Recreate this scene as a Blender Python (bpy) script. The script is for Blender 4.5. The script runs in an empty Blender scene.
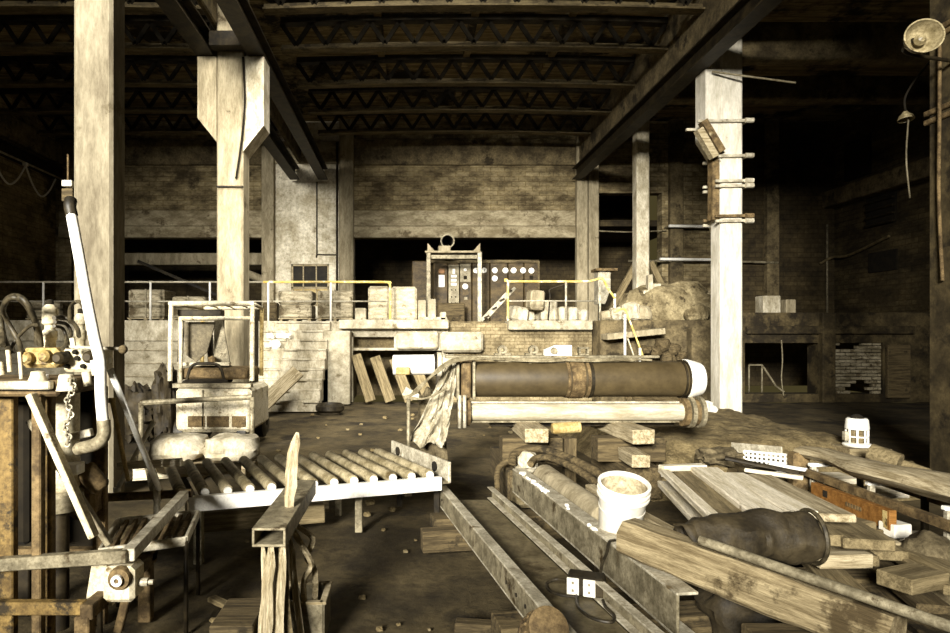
import bpy, math, random
from mathutils import Vector as V, Matrix, noise
R = random.Random(11)
PI = math.pi
# camera model: level one-point view, focal length in pixels, vanishing point, eye height
F, VX, VY, EYE = 633.33, 407.0, 335.0, 1.6
COL = bpy.context.scene.collection
def U(px, py, D): return V(((px - VX) * D / F, D, EYE - (py - VY) * D / F))
def G(px, py, z=0.0):
    D = (EYE - z) * F / (py - VY)
    return V(((px - VX) * D / F, D, z))
def lin(c): return tuple(((x / 255 + .055) / 1.055) ** 2.4 if x > 10 else x / 255 / 12.92 for x in c)

# ------------------------------------------------------------------ materials
def mat(name, c1, c2, scale=5, stretch=(1, 1, 1), rough=.85, metal=0, bump=.25, spot=None, sps=3, spt=.62, detail=8, brick=None, lo=.4, hi=.62, trans=0, bd=.02, grit=.45):
    m = bpy.data.materials.new(name); m.use_nodes = True
    t = m.node_tree; n = t.nodes; L = t.links
    b = n['Principled BSDF']; b.inputs['Roughness'].default_value = rough; b.inputs['Metallic'].default_value = metal; b.inputs['Specular IOR Level'].default_value = .25
    tc = n.new('ShaderNodeTexCoord'); mp = n.new('ShaderNodeMapping'); mp.inputs['Scale'].default_value = stretch
    L.new(tc.outputs['Object'], mp.inputs[0])
    nz = n.new('ShaderNodeTexNoise'); nz.inputs['Scale'].default_value = scale; nz.inputs['Detail'].default_value = detail; nz.inputs['Roughness'].default_value = .68
    L.new(mp.outputs[0], nz.inputs['Vector'])
    cr = n.new('ShaderNodeValToRGB'); e = cr.color_ramp.elements
    e[0].position, e[1].position = lo, hi; e[0].color = (*lin(c1), 1); e[1].color = (*lin(c2), 1)
    L.new(nz.outputs['Fac'], cr.inputs[0]); out = cr.outputs[0]; h = nz.outputs['Fac']
    if brick:                                            # brick = (axis pair, brick length, course height, mortar colour)
        sx = n.new('ShaderNodeSeparateXYZ'); cb = n.new('ShaderNodeCombineXYZ'); L.new(tc.outputs['Object'], sx.inputs[0])
        L.new(sx.outputs[brick[0][0].upper()], cb.inputs[0]); L.new(sx.outputs[brick[0][1].upper()], cb.inputs[1])
        bt = n.new('ShaderNodeTexBrick'); L.new(cb.outputs[0], bt.inputs['Vector']); bt.inputs['Scale'].default_value = 1
        bt.inputs['Brick Width'].default_value = brick[1]; bt.inputs['Row Height'].default_value = brick[2]
        bt.inputs['Mortar Size'].default_value = brick[2] * .11; bt.inputs['Mortar Smooth'].default_value = .4
        bt.inputs['Color1'].default_value = (1, 1, 1, 1); bt.inputs['Color2'].default_value = (.62, .6, .56, 1); bt.inputs['Mortar'].default_value = (*brick[3], 1)
        mx = n.new('ShaderNodeMix'); mx.data_type = 'RGBA'; mx.blend_type = 'MULTIPLY'; mx.inputs['Factor'].default_value = .9
        L.new(out, mx.inputs['A']); L.new(bt.outputs['Color'], mx.inputs['B']); out = mx.outputs['Result']
    if spot:
        n2 = n.new('ShaderNodeTexNoise'); n2.inputs['Scale'].default_value = sps; n2.inputs['Detail'].default_value = 10; n2.inputs['Roughness'].default_value = .7
        L.new(tc.outputs['Object'], n2.inputs['Vector'])
        r2 = n.new('ShaderNodeValToRGB'); r2.color_ramp.elements[0].position = spt - .04; r2.color_ramp.elements[1].position = spt + .03
        L.new(n2.outputs['Fac'], r2.inputs[0])
        mx = n.new('ShaderNodeMix'); mx.data_type = 'RGBA'; L.new(r2.outputs[0], mx.inputs['Factor']); L.new(out, mx.inputs['A'])
        mx.inputs['B'].default_value = (*lin(spot), 1); out = mx.outputs['Result']
    n3 = n.new('ShaderNodeTexNoise'); n3.inputs['Scale'].default_value = scale * 7; n3.inputs['Detail'].default_value = 6; n3.inputs['Roughness'].default_value = .75   # fine grit
    L.new(mp.outputs[0], n3.inputs['Vector']); r3 = n.new('ShaderNodeValToRGB'); r3.color_ramp.elements[0].position = .36; r3.color_ramp.elements[1].position = .58
    r3.color_ramp.elements[0].color = (1 - grit, 1 - grit * 1.05, 1 - grit * 1.15, 1); L.new(n3.outputs['Fac'], r3.inputs[0])
    mx = n.new('ShaderNodeMix'); mx.data_type = 'RGBA'; mx.blend_type = 'MULTIPLY'; mx.inputs['Factor'].default_value = 1
    L.new(out, mx.inputs['A']); L.new(r3.outputs[0], mx.inputs['B']); out = mx.outputs['Result']
    L.new(out, b.inputs['Base Color'])
    if bump:
        bp = n.new('ShaderNodeBump'); bp.inputs['Strength'].default_value = bump; bp.inputs['Distance'].default_value = bd
        L.new(h, bp.inputs['Height']); L.new(bp.outputs[0], b.inputs['Normal'])
    if trans: b.inputs['Transmission Weight'].default_value = trans
    return m
M = {}
M['concrete'] = mat('board marked concrete', (128, 117, 92), (170, 158, 130), 2.2, (2, 2, .5), grit=.28, spot=(92, 80, 58), sps=2.2, spt=.64)
M['concrete_pale'] = mat('pale concrete', (148, 138, 113), (204, 195, 172), 2.6, (1.6, 1.6, .8), grit=.35, spot=(120, 106, 80), sps=2.6, spt=.68)
M['concrete_lit'] = mat('lit column concrete', (178, 171, 152), (216, 210, 195), 2.4, (2, 2, .5), grit=.2, spot=(146, 132, 104), sps=3, spt=.68)  # right column lightened: its strong light is put into the colour
M['concrete_dark'] = mat('dark concrete', (74, 64, 44), (122, 108, 78), 2.5, (1, 1, 1), spot=(52, 44, 28), sps=1.5, spt=.6)
M['plaster'] = mat('flaking plaster', (176, 165, 138), (234, 226, 204), 1.3, (1, 1, 1), spot=(112, 98, 70), sps=1.1, spt=.62)
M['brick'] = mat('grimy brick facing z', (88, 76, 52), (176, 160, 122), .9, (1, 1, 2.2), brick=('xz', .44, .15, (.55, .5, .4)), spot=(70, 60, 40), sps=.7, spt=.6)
M['brick_side'] = mat('grimy shaded brick facing x', (50, 42, 25), (92, 80, 53), .9, (1, 1, 2), brick=('yz', .44, .15, (.5, .45, .35)), spot=(60, 50, 30), sps=.6, spt=.6)  # right wall brick darkened in colour to carry that side's gloom
M['brick_left'] = mat('lightened left hand brick', (130, 115, 82), (190, 173, 134), .9, (1, 1, 2), brick=('yz', .44, .15, (.5, .45, .35)), spot=(80, 68, 44), sps=.6, spt=.6)  # lighter brick paints in the light that reaches the left wall
M['brick_small'] = mat('pale brick infill', (108, 96, 70), (165, 150, 116), 2, brick=('xz', .24, .085, (.4, .36, .28)), spot=(84, 72, 48), sps=1.6, spt=.62)
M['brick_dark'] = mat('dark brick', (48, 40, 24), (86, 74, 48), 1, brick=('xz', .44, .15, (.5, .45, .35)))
M['dirt'] = mat('packed dirt floor', (52, 44, 27), (92, 80, 54), 1.1, bump=.8, spot=(38, 31, 18), sps=.8, spt=.58, bd=.06, detail=12)
M['earth'] = mat('loose earth', (92, 79, 52), (140, 124, 88), 6, bump=.9, spot=(168, 154, 120), sps=26, spt=.66, bd=.05)
M['rubble'] = mat('broken masonry', (98, 86, 60), (158, 144, 110), 2.6, bump=.8, spot=(60, 50, 32), sps=4, spt=.62, bd=.05)
M['roofboard'] = mat('sooty roof boards', (96, 82, 54), (160, 142, 104), 1.2, (.5, 6, 1), spot=(30, 24, 12), sps=.5, spt=.55)
M['steel_dark'] = mat('sooty dark steel', (26, 21, 12), (58, 49, 31), 4, rough=.6, metal=.3, bump=.15)
M['steel_chord'] = mat('dusty steel chord', (74, 63, 40), (116, 102, 71), 3, (.6, 2, 2), rough=.7, bump=.2, spot=(60, 50, 30), sps=3, spt=.6)
M['steel'] = mat('scuffed grey steel', (104, 96, 76), (158, 148, 122), 7, rough=.5, metal=.25, bump=.2, spot=(70, 58, 38), sps=6, spt=.61)
M['steel_pale'] = mat('worn pale steel', (150, 142, 122), (206, 198, 176), 8, rough=.5, metal=.2, bump=.15, spot=(104, 90, 64), sps=7, spt=.64)
M['rust'] = mat('rusty steel', (70, 56, 34), (124, 104, 70), 9, rough=.8, bump=.4, spot=(160, 146, 112), sps=6, spt=.66)
M['white'] = mat('chipped white paint', (226, 222, 210), (242, 239, 230), 6, rough=.5, bump=.1, spot=(146, 126, 88), sps=9, spt=.71, grit=0.22)
M['cream'] = mat('chipped cream paint', (196, 184, 152), (222, 212, 186), 6, rough=.55, bump=.15, spot=(112, 94, 60), sps=7, spt=.61)
M['ochre'] = mat('faded ochre paint', (150, 126, 74), (196, 174, 118), 7, rough=.6, bump=.2, spot=(78, 62, 36), sps=8, spt=.62)
M['yellow'] = mat('worn yellow paint', (196, 168, 84), (226, 204, 132), 6, rough=.5, bump=.1, spot=(236, 228, 206), sps=6, spt=.6)
M['lintel'] = mat('smooth cast concrete band', (122, 110, 84), (176, 164, 134), 2.2, (.7, 1, 1.6), grit=.3, spot=(92, 80, 58), sps=1.6, spt=.6)
M['slab'] = mat('dusty slab concrete', (138, 129, 106), (186, 177, 154), 2.6, grit=.3, spot=(104, 92, 68), sps=2.4, spt=.62)
M['concrete_shade'] = mat('shaded dock concrete', (48, 40, 23), (88, 76, 50), 2.2, grit=.4, spot=(36, 29, 16), sps=1.4, spt=.56)  # concrete darkened to put the right bay's shade into the colour
M['timber'] = mat('rough brown timber', (104, 90, 63), (158, 143, 110), 4, (.6, 9, 9), bump=.5, spot=(72, 60, 38), sps=3, spt=.6)
M['ochre_shade'] = mat('shaded ochre paint', (84, 66, 34), (134, 110, 62), 7, rough=.7, bump=.25, spot=(46, 37, 20), sps=5, spt=.56)  # ochre darkened on the near frame to paint in its shade
M['concrete_dimmed'] = mat('dimmed column concrete', (98, 89, 71), (140, 131, 109), 2, (2, 2, .5), grit=.28, spot=(84, 74, 54), sps=2.2, spt=.64)  # near column darkened to offset the light falling on it
M['bucket_shade'] = mat('shaded bucket inside', (120, 106, 76), (196, 184, 154), 5, bump=.1)  # tan tone paints the shade inside the bucket
M['rubber'] = mat('black rubber', (30, 26, 18), (58, 51, 37), 12, rough=.5, bump=.15)
M['hose'] = mat('dusty hydraulic hose', (40, 35, 24), (78, 70, 52), 12, rough=.5, bump=.2)
M['wood'] = mat('weathered grey timber', (128, 114, 84), (192, 178, 146), 4, (.6, 9, 9), bump=.4, spot=(92, 78, 52), sps=3, spt=.66)
M['wood_pale'] = mat('pale sawn boards', (200, 188, 158), (236, 226, 204), 3, (.6, 9, 9), bump=.25, spot=(134, 116, 82), sps=3, spt=.68)
M['wood_mid'] = mat('dull brown boards', (96, 84, 58), (142, 127, 94), 4, (.6, 9, 9), bump=.35, spot=(70, 58, 36), sps=3, spt=.66)
M['wood_dark'] = mat('dark oily timber', (62, 52, 33), (104, 90, 62), 4, (.6, 9, 9), bump=.4, spot=(40, 33, 19), sps=3, spt=.6)
M['splinter'] = mat('splintered wood upright', (140, 126, 96), (206, 193, 162), 4, (9, 9, .7), bump=.5, spot=(96, 82, 56), sps=6, spt=.63)
M['orange_wood'] = mat('orange varnished wood', (116, 78, 36), (146, 103, 52), 3, (.6, 7, 7), rough=.5, bump=.15, spot=(96, 66, 30), sps=4, spt=.68)
M['plate'] = mat('dusty steel floor plate', (82, 73, 52), (116, 105, 79), 3, rough=.6, bump=.2, spot=(64, 54, 35), sps=1.6, spt=.6)
M['roll'] = mat('brown rubber roll cover', (60, 50, 31), (80, 68, 44), 2, (.7, .7, .7), rough=.55, bump=.08, grit=0.25)
M['pale_roll'] = mat('pale scuffed steel roll', (148, 139, 116), (192, 183, 160), 3, (1, 6, 6), rough=.4, bump=.08, spot=(150, 136, 106), sps=3, spt=.66, grit=0.25)
M['roller'] = mat('dusty conveyor roller', (112, 101, 74), (168, 156, 126), 3, (3, 3, 3), rough=.5, bump=.15, spot=(84, 72, 46), sps=5, spt=.62)
M['plastic'] = mat('white plastic', (206, 200, 184), (226, 221, 208), 4, rough=.4, bump=.03, spot=(176, 164, 136), sps=5, spt=.7, grit=0.12)
M['film'] = mat('dusty plastic film', (160, 150, 124), (200, 191, 168), 6, rough=.35, bump=.6, trans=.25)
M['tarp'] = mat('dark plastic sheeting', (36, 30, 19), (66, 57, 39), 5, rough=.65, bump=.8, grit=0.3)
M['cardboard'] = mat('dusty block stack', (164, 152, 124), (206, 196, 170), 4, (1, 1, 3), bump=.3, spot=(120, 106, 78), sps=4, spt=.6)
M['block'] = mat('rough grey blocks', (120, 110, 86), (186, 175, 148), 3, (1, 1, 4), bump=.5, spot=(92, 80, 58), sps=3.5, spt=.58)
M['panel'] = mat('brown control panel', (58, 47, 27), (94, 78, 48), 3, (1, 1, 2), rough=.6, bump=.1, spot=(42, 34, 20), sps=3, spt=.62)
M['panel_grey'] = mat('grey panel insert', (120, 111, 88), (160, 150, 124), 4, rough=.6, bump=.1)
M['dial'] = mat('white dial face', (226, 222, 210), (238, 235, 226), 4, rough=.4, bump=0, grit=0.05)
M['black'] = mat('matt black', (20, 16, 8), (34, 28, 16), 6, rough=1, bump=.1, grit=0.2)
M['dark_cloth'] = mat('dusty dark cloth', (70, 61, 42), (116, 104, 78), 7, bump=.6)
M['cable'] = mat('grey cable', (96, 87, 66), (146, 136, 110), 10, rough=.6, bump=.1)
M['glass'] = mat('grimy window glass', (22, 18, 10), (44, 38, 24), 3, rough=.75, bump=.05, grit=0.1)
M['tin'] = mat('grimy enamel lamp', (120, 108, 78), (176, 162, 126), 5, rough=.4, bump=.1, spot=(84, 70, 42), sps=4, spt=.6)

# ------------------------------------------------------------------ mesh builder
def spline(pts, k=6):
    P = [V(p) for p in pts]; P = [2 * P[0] - P[1]] + P + [2 * P[-1] - P[-2]]; o = []
    for i in range(1, len(P) - 2):
        a, b, c, d = P[i - 1:i + 3]
        for j in range(k):
            t = j / k
            o.append(.5 * ((2 * b) + (c - a) * t + (2 * a - 5 * b + 4 * c - d) * t * t + (3 * b - a - 3 * c + d) * t ** 3))
    return o + [P[-2]]
def frame(p, q, up=(0, 0, 1)):
    x = (V(q) - V(p)).normalized(); up = V(up)
    if abs(x.dot(up.normalized())) > .97: up = V((0, 1, 0))
    y = up.cross(x).normalized(); z = x.cross(y)
    return Matrix((x, y, z)).transposed()
class MB:
    def __init__(s): s.v, s.f, s.sm = [], [], []
    def add(s, vs, fs, smooth=False):
        o = len(s.v); s.v += [V(v) for v in vs]; s.f += [tuple(i + o for i in f) for f in fs]; s.sm += [smooth] * len(fs); return s
    def box(s, c, size, rot=None, bev=.006, jit=0):
        h = [x / 2 for x in size]; b = min(bev, min(h) * .45); c = V(c); vs = []; idx = {}
        R3 = rot if isinstance(rot, Matrix) else (Matrix.Rotation(rot, 3, 'Z') if rot else Matrix.Identity(3))
        sg = (-1, 1)
        for x in sg:
            for y in sg:
                for z in sg:
                    j = V((R.uniform(-jit, jit), R.uniform(-jit, jit), R.uniform(-jit, jit))) if jit else V()
                    for a in range(3):
                        p = [k * (hh - (0 if i == a else b)) for i, (k, hh) in enumerate(zip((x, y, z), h))]
                        idx[x, y, z, a] = len(vs); vs.append(c + R3 @ V(p) + j)
        fs = []
        def k(d, a): return idx[d[0], d[1], d[2], a]
        for a in range(3):
            u, w = (a + 1) % 3, (a + 2) % 3
            for sgn in sg:
                q = []
                for su, sw in ((-1, -1), (1, -1), (1, 1), (-1, 1)):
                    d = [0] * 3; d[a], d[u], d[w] = sgn, su, sw; q.append(k(d, a))
                fs.append(q if sgn > 0 else q[::-1])
        for a in range(3):
            u, w = (a + 1) % 3, (a + 2) % 3
            for su in sg:
                for sw in sg:
                    d0 = [0] * 3; d1 = [0] * 3; d0[a], d1[a] = -1, 1; d0[u] = d1[u] = su; d0[w] = d1[w] = sw
                    q = [k(d0, u), k(d1, u), k(d1, w), k(d0, w)]; fs.append(q if su * sw > 0 else q[::-1])
        for x in sg:
            for y in sg:
                for z in sg:
                    q = [idx[x, y, z, i] for i in range(3)]; fs.append(q if x * y * z > 0 else q[::-1])
        return s.add(vs, fs)
    def span(s, a, b, bev=.006, jit=0):                   # box from corner to corner
        a, b = V(a), V(b); return s.box((a + b) / 2, [abs(x) for x in (b - a)], None, bev, jit)
    def bar(s, p, q, w, h, up=(0, 0, 1), bev=.004, jit=0):  # oriented box: w across, h along up
        p, q = V(p), V(q); return s.box((p + q) / 2, ((q - p).length, w, h), frame(p, q, up), bev, jit)
    def ring(s, pts, r, n=10, cap=True, closed=False):
        P = [V(p) for p in pts]; m = len(P); rr = r if isinstance(r, (list, tuple)) else [r] * m
        vs = []; T = (P[1] - P[0]).normalized(); nn = T.orthogonal().normalized()
        for i in range(m):
            t = (P[min(i + 1, m - 1)] - P[max(i - 1, 0)])
            t = t.normalized() if t.length > 1e-9 else T
            nn = (nn - t * nn.dot(t)); nn = nn.normalized() if nn.length > 1e-6 else t.orthogonal().normalized()
            bb = t.cross(nn); T = t
            for k in range(n):
                a = 2 * PI * k / n; vs.append(P[i] + (nn * math.cos(a) + bb * math.sin(a)) * rr[i])
        fs = [(i * n + k, i * n + (k + 1) % n, (i + 1) * n + (k + 1) % n, (i + 1) * n + k) for i in range(m - 1) for k in range(n)]
        s.add(vs, fs, True)
        if cap: 
            o = len(s.v) - m * n
            s.f += [tuple(o + k for k in range(n))[::-1], tuple(o + (m - 1) * n + k for k in range(n))]; s.sm += [False, False]
        return s
    def cyl(s, p, q, r, r2=None, n=16): return s.ring([p, q], [r, r if r2 is None else r2], n)
    def tube(s, pts, r, n=10, k=6): return s.ring(spline(pts, k), r, n)
    def lathe(s, prof, p, ax=(0, 0, 1), n=24):            # prof: (radius, distance along the axis)
        ax = V(ax).normalized(); e = ax.orthogonal().normalized(); b = ax.cross(e); p = V(p); vs = []; m = len(prof)
        for r, t in prof:
            for k in range(n):
                a = 2 * PI * k / n; vs.append(p + ax * t + (e * math.cos(a) + b * math.sin(a)) * max(r, 1e-4))
        return s.add(vs, [(i * n + k, i * n + (k + 1) % n, (i + 1) * n + (k + 1) % n, (i + 1) * n + k) for i in range(m - 1) for k in range(n)], True)
    def prism(s, poly, d):                                 # 3D polygon extruded by a vector
        d = V(d); n = len(poly); P = [V(p) for p in poly]
        return s.add(P + [p + d for p in P], [tuple(range(n))[::-1], tuple(range(n, 2 * n))] + [(i, (i + 1) % n, n + (i + 1) % n, n + i) for i in range(n)])
    def blob(s, c, size, seed=0, amp=.25, n=10, fq=1.6, smooth=False):   # irregular lump
        c = V(c); vs = []; m = n
        for i in range(m + 1):
            for k in range(2 * m):
                th, ph = PI * i / m, PI * k / m
                d = V((math.sin(th) * math.cos(ph), math.sin(th) * math.sin(ph), math.cos(th)))
                f = 1 + amp * noise.noise(d * fq + V((seed * 7.3, seed * 3.1, seed)))
                q = max(abs(d.x), abs(d.y), abs(d.z)) ** -.45
                vs.append(c + V((d.x * size[0], d.y * size[1], d.z * size[2])) * f * q * .5)
        w = 2 * m
        return s.add(vs, [(i * w + k, (i + 1) * w + k, (i + 1) * w + (k + 1) % w, i * w + (k + 1) % w) for i in range(m) for k in range(w)], smooth)
    def grid(s, fn, nu, nv, smooth=True):
        return s.add([fn(i / nu, j / nv) for i in range(nu + 1) for j in range(nv + 1)],
                     [(i * (nv + 1) + j, (i + 1) * (nv + 1) + j, (i + 1) * (nv + 1) + j + 1, i * (nv + 1) + j + 1) for i in range(nu) for j in range(nv)], smooth)
    def channel(s, p, q, w, h, t, up=(0, 0, 1), side=1, kind='C'):  # steel section: web on one side (C) or in the middle (I)
        p, q = V(p), V(q); fr = frame(p, q, up); y, z = fr.col[1], fr.col[2]
        for e in (-1, 1): s.bar(p + z * e * (h - t) / 2, q + z * e * (h - t) / 2, w, t, up, .002)
        o = y * (side * (w - t) / 2 if kind == 'C' else 0)
        return s.bar(p + o, q + o, t, h - 2 * t + .002, up, .002)
MW = {}
import bmesh
def build(mb, name, m, parent=None, mw=None, solid=0, label=None):
    me = bpy.data.meshes.new(name)
    if parent is not None: W = MW[parent.name]
    elif mw is not None: W = mw
    else:
        lo = [min(v[i] for v in mb.v) for i in range(3)]; hi = [max(v[i] for v in mb.v) for i in range(3)]
        W = Matrix.Translation(((lo[0] + hi[0]) / 2, (lo[1] + hi[1]) / 2, lo[2]))
    I = W.inverted()
    me.from_pydata([I @ v for v in mb.v], [], mb.f)
    me.polygons.foreach_set('use_smooth', mb.sm)
    bm = bmesh.new(); bm.from_mesh(me); bmesh.ops.recalc_face_normals(bm, faces=bm.faces)
    for e in bm.edges:
        if len(e.link_faces) == 2 and e.calc_face_angle(0) > .65: e.smooth = False
    bm.to_mesh(me); bm.free()
    me.materials.append(M[m]); o = bpy.data.objects.new(name, me); COL.objects.link(o)
    if parent is not None: o.parent = parent; MW[o.name] = W
    else: o.matrix_world = W; MW[o.name] = W
    if solid:
        md = o.modifiers.new('thickness', 'SOLIDIFY'); md.thickness = solid; md.offset = 0
    if label: o['label'] = label
    return o
def tag(o, label, cat, group=None, kind=None):
    o['label'] = label; o['category'] = cat
    if group: o['group'] = group
    if kind: o['kind'] = kind
    return o
def thing(name, label, cat, loc, rz=0, group=None):
    o = bpy.data.objects.new(name, None); COL.objects.link(o); o.empty_display_size = .1
    W = Matrix.Translation(V(loc)) @ Matrix.Rotation(rz, 4, 'Z'); o.matrix_world = W; MW[o.name] = W
    return tag(o, label, cat, group)
def single(mb, name, m, label, cat, group=None, mw=None, solid=0, kind=None):
    return tag(build(mb, name, m, None, mw, solid), label, cat, group, kind)
def struct(name, mb, m, parent=None):
    o = build(mb, name, m, parent, Matrix.Identity(4) if parent is None else None); o['kind'] = 'structure'; return o
def along(p, q, up=(0, 0, 1)):
    W = frame(p, q, up).to_4x4(); W.translation = (V(p) + V(q)) / 2; return W
def plank(name, p, q, w, h, m, label, cat, group=None, up=(0, 0, 1), bev=.006, jit=.004):
    return single(MB().bar(p, q, w, h, up, bev, jit), name, m, label, cat, group, along(p, q, up))
def dup(root, W, label=None):
    def cp(o, par):
        c = o.copy(); COL.objects.link(c); c.parent = par
        for ch in [x for x in KIDS.get(o.name, [])]: cp(ch, c)
        return c
    KIDS = {}
    for x in bpy.data.objects:
        if x.parent: KIDS.setdefault(x.parent.name, []).append(x)
    c = cp(root, None); c.matrix_world = W; MW[c.name] = W
    if label: c['label'] = label
    return c
# ------------------------------------------------------------------ camera, light
sc = bpy.context.scene
cd = bpy.data.cameras.new('camera'); cam = bpy.data.objects.new('camera', cd); COL.objects.link(cam)
cd.sensor_width = 36; cd.lens = 36 * F / 950; cam.location = (0, 0, EYE); cam.rotation_euler = (PI / 2, 0, 0)
cd.shift_x = (475 - VX) / 950; cd.shift_y = (VY - 316.5) / 950; cd.clip_start = .05; cd.clip_end = 200
sc.camera = cam
sc.view_settings.view_transform = 'Standard'; sc.view_settings.look = 'None'; sc.view_settings.gamma = 1; sc.view_settings.exposure = 0
w = bpy.data.worlds.new('dim sky'); sc.world = w; w.use_nodes = True
w.node_tree.nodes['Background'].inputs[0].default_value = (1, .80, .30, 1); w.node_tree.nodes['Background'].inputs[1].default_value = .06
def area(name, loc, to, sx, sy, e, col, spread=180):
    l = bpy.data.lights.new(name, 'AREA'); l.shape = 'RECTANGLE'; l.size, l.size_y = sx, sy; l.energy = e; l.color = col; l.spread = math.radians(spread)
    o = bpy.data.objects.new(name, l); COL.objects.link(o); o.location = loc; o.rotation_euler = (V(to) - V(loc)).to_track_quat('-Z', 'Y').to_euler(); return o
area('window daylight', (-8, -20, 9), (1.5, 11.5, 2.6), 6, 5, 2350, (1, .965, .88), 40)
area('added overhead daylight', (-.3, 6.5, 8.75), (-.7, 15.4, .9), 4.2, 2.6, 660, (1, .965, .88), 86)  # unseen overhead source added to brighten the platform

# ------------------------------------------------------------------ setting
PF, PB, WB, TOPP = 15.5, 24.0, 20.0, 1.94          # platform front, recess back, back wall, platform height
def FX(px, D=15.5): return (px - VX) * D / F
def BX(px): return (px - VX) * WB / F
def BZ(py): return EYE - (py - VY) * WB / F
XL, XR, ZC = -11.1, 13.5, 8.35
def ground(u, v):
    x, y = XL + u * (XR - XL), -6 + v * 21.6
    return V((x, y, .05 * noise.noise(V((x * .7, y * .7, 0))) - .05))
struct('floor', MB().grid(ground, 70, 70), 'dirt')
b = MB(); b.span((XL - .4, -6, ZC), (XR + .4, 4.9, ZC + .2)); b.span((XL - .4, 8.1, ZC), (XR + .4, 24.4, ZC + .2))
b.span((XL - .4, 4.9, ZC), (-2.6, 8.1, ZC + .2)); b.span((2.4, 4.9, ZC), (XR + .4, 8.1, ZC + .2))
struct('ceiling', b, 'roofboard')
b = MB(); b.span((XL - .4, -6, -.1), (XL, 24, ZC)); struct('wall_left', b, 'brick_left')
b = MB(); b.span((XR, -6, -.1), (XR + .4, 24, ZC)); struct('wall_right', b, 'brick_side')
b = MB(); y0, y1 = WB, WB + .4
b.span((XL, y0, 4.7), (BX(263), y1, ZC)); b.span((XL, y0, 0), (-10.6, y1, 4.7))
b.span((BX(340), y0, 4.7), (6, y1, ZC)); b.span((6, y0, BZ(193)), (BX(662), y1, ZC)); b.span((BX(662), y0, 0), (BX(735), y1, ZC)); struct('wall_back', b, 'brick')
b = MB(); b.span((BX(735), y0, 0), (XR, y1, ZC)); struct('wall_back_right', b, 'brick_dark')  # dark brick paints the right part of the wall into shade
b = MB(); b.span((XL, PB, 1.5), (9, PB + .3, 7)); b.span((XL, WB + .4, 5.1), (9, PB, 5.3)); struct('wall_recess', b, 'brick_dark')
b = MB(); wx0, wx1, wz0, wz1 = BX(291), BX(329), BZ(306), BZ(264)
b.span((BX(263), y0, 0), (wx0, y1, ZC)); b.span((wx1, y0, 0), (BX(354), y1, ZC)); b.span((wx0, y0, wz1), (wx1, y1, ZC)); b.span((wx0, y0, 0), (wx1, y1, wz0))
struct('wall_plaster', b, 'plaster')
t = MB()
for xa, xb in ((wx0, wx0 + .06), (wx1 - .06, wx1), (BX(303) - .02, BX(303) + .02), (BX(316) - .02, BX(316) + .02)): t.span((xa, y0 + .05, wz0), (xb, y0 + .12, wz1))
for za in (wz0, wz1 - .06, wz0 + .55): t.span((wx0, y0 + .05, za), (wx1, y0 + .12, za + .06))
wf = struct('window_1', t, 'wood')
build(MB().span((wx0, y0 + .1, wz0), (wx1, y0 + .115, wz0 + .58)), 'lower_pane', 'ochre', wf)
build(MB().span((wx0, y0 + .1, wz0 + .58), (wx1, y0 + .115, wz1)), 'upper_pane', 'glass', wf)
k = 0
def trim(boxes, m, bev=.02):
    global k; k += 1; b = MB()
    for a, c in boxes: b.span(a, c, bev)
    return struct('trim_%d' % k, b, m)
for xa, xb in ((263, 275), (340, 354), (575, 586), (587, 597)):
    trim([((BX(xa), y0 - .22, TOPP - .1), (BX(xb), y0 + .01, ZC))], 'concrete')
for xa, xb in ((668, 681), (764, 776)): trim([((BX(xa), y0 - .2, TOPP - .1), (BX(xb), y0 + .01, ZC))], 'concrete_dark')
for xa, xb in ((60, 263), (354, 575)):
    trim([((BX(xa), y0 - .12, 4.66), (BX(xb), y0 + .3, 5.02))], 'lintel')
    trim([((BX(xa), y0 - .09, 5.03), (BX(xb), y0 + .01, 5.52))], 'lintel')
    trim([((BX(xa), y0 - .1, 6.95), (BX(xb), y0 + .01, 7.75))], 'concrete_dark')
trim([((BX(275), y0 - .08, 7.0), (BX(340), y0 + .01, 7.7))], 'lintel')
# platform: body, front facing, white slab edges
b = MB()
b.span((XL, PF + .35, 0), (FX(353) - .01, PB, TOPP), 0); b.span((FX(353) - .01, PF + 1.3, 0), (FX(442), PB, TOPP), 0); b.span((FX(442), PF + .35, 0), (6.9, PB, TOPP), 0); b.span((FX(353) - .01, PF + .35, 1.25), (FX(442), PF + 1.3, TOPP), 0); b.span((6.9, PF + .35, 1.72), (XR, PB, TOPP), 0)
struct('floor_platform', b, 'concrete_dark')  # bay under the ledge set back and coloured dark to carry its shade
def FZ(py, D=PF): return EYE - (py - VY) * D / F
b = MB(); f0, f1 = PF, PF + .36
n0, n1, nz0, nz1 = FX(353), FX(394), FZ(348), FZ(337)
b.span((XL, f0, -.05), (n0, f1, TOPP)); b.span((n1, f0, 1.22), (FX(442), f1, TOPP)); b.span((FX(442), f0, -.05), (FX(448), f1, TOPP)); b.span((n0, f0, nz1), (n1, f1, TOPP)); b.span((n0, f0, 1.22), (n1, f1, nz0))
struct('wall_platform', b, 'slab')
b = MB(); b.span((FX(448), f0, -.05), (FX(592), f1, TOPP - .05)); struct('wall_platform_brick', b, 'brick_small')
trim([((FX(340), f0 - .3, FZ(329)), (FX(448), f1, TOPP + .03))], 'slab')
trim([((FX(507), f0 - .25, FZ(330)), (FX(590), f1, TOPP + .01))], 'slab')
trim([((XL, f0 - .06, FZ(341)), (FX(256), f0 + .01, TOPP + .02))], 'concrete_pale')
trim([((FX(326), f0 - .55, -.05), (FX(352), f0 + .01, FZ(331)))], 'slab')
trim([((FX(440), f0 - .3, FZ(352)), (FX(482), f0 + .01, FZ(332)))], 'slab', .06)
trim([((n1 + .05, f0 - .18, FZ(349)), (FX(438), f0 + .01, FZ(331)))], 'slab', .05)
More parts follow.
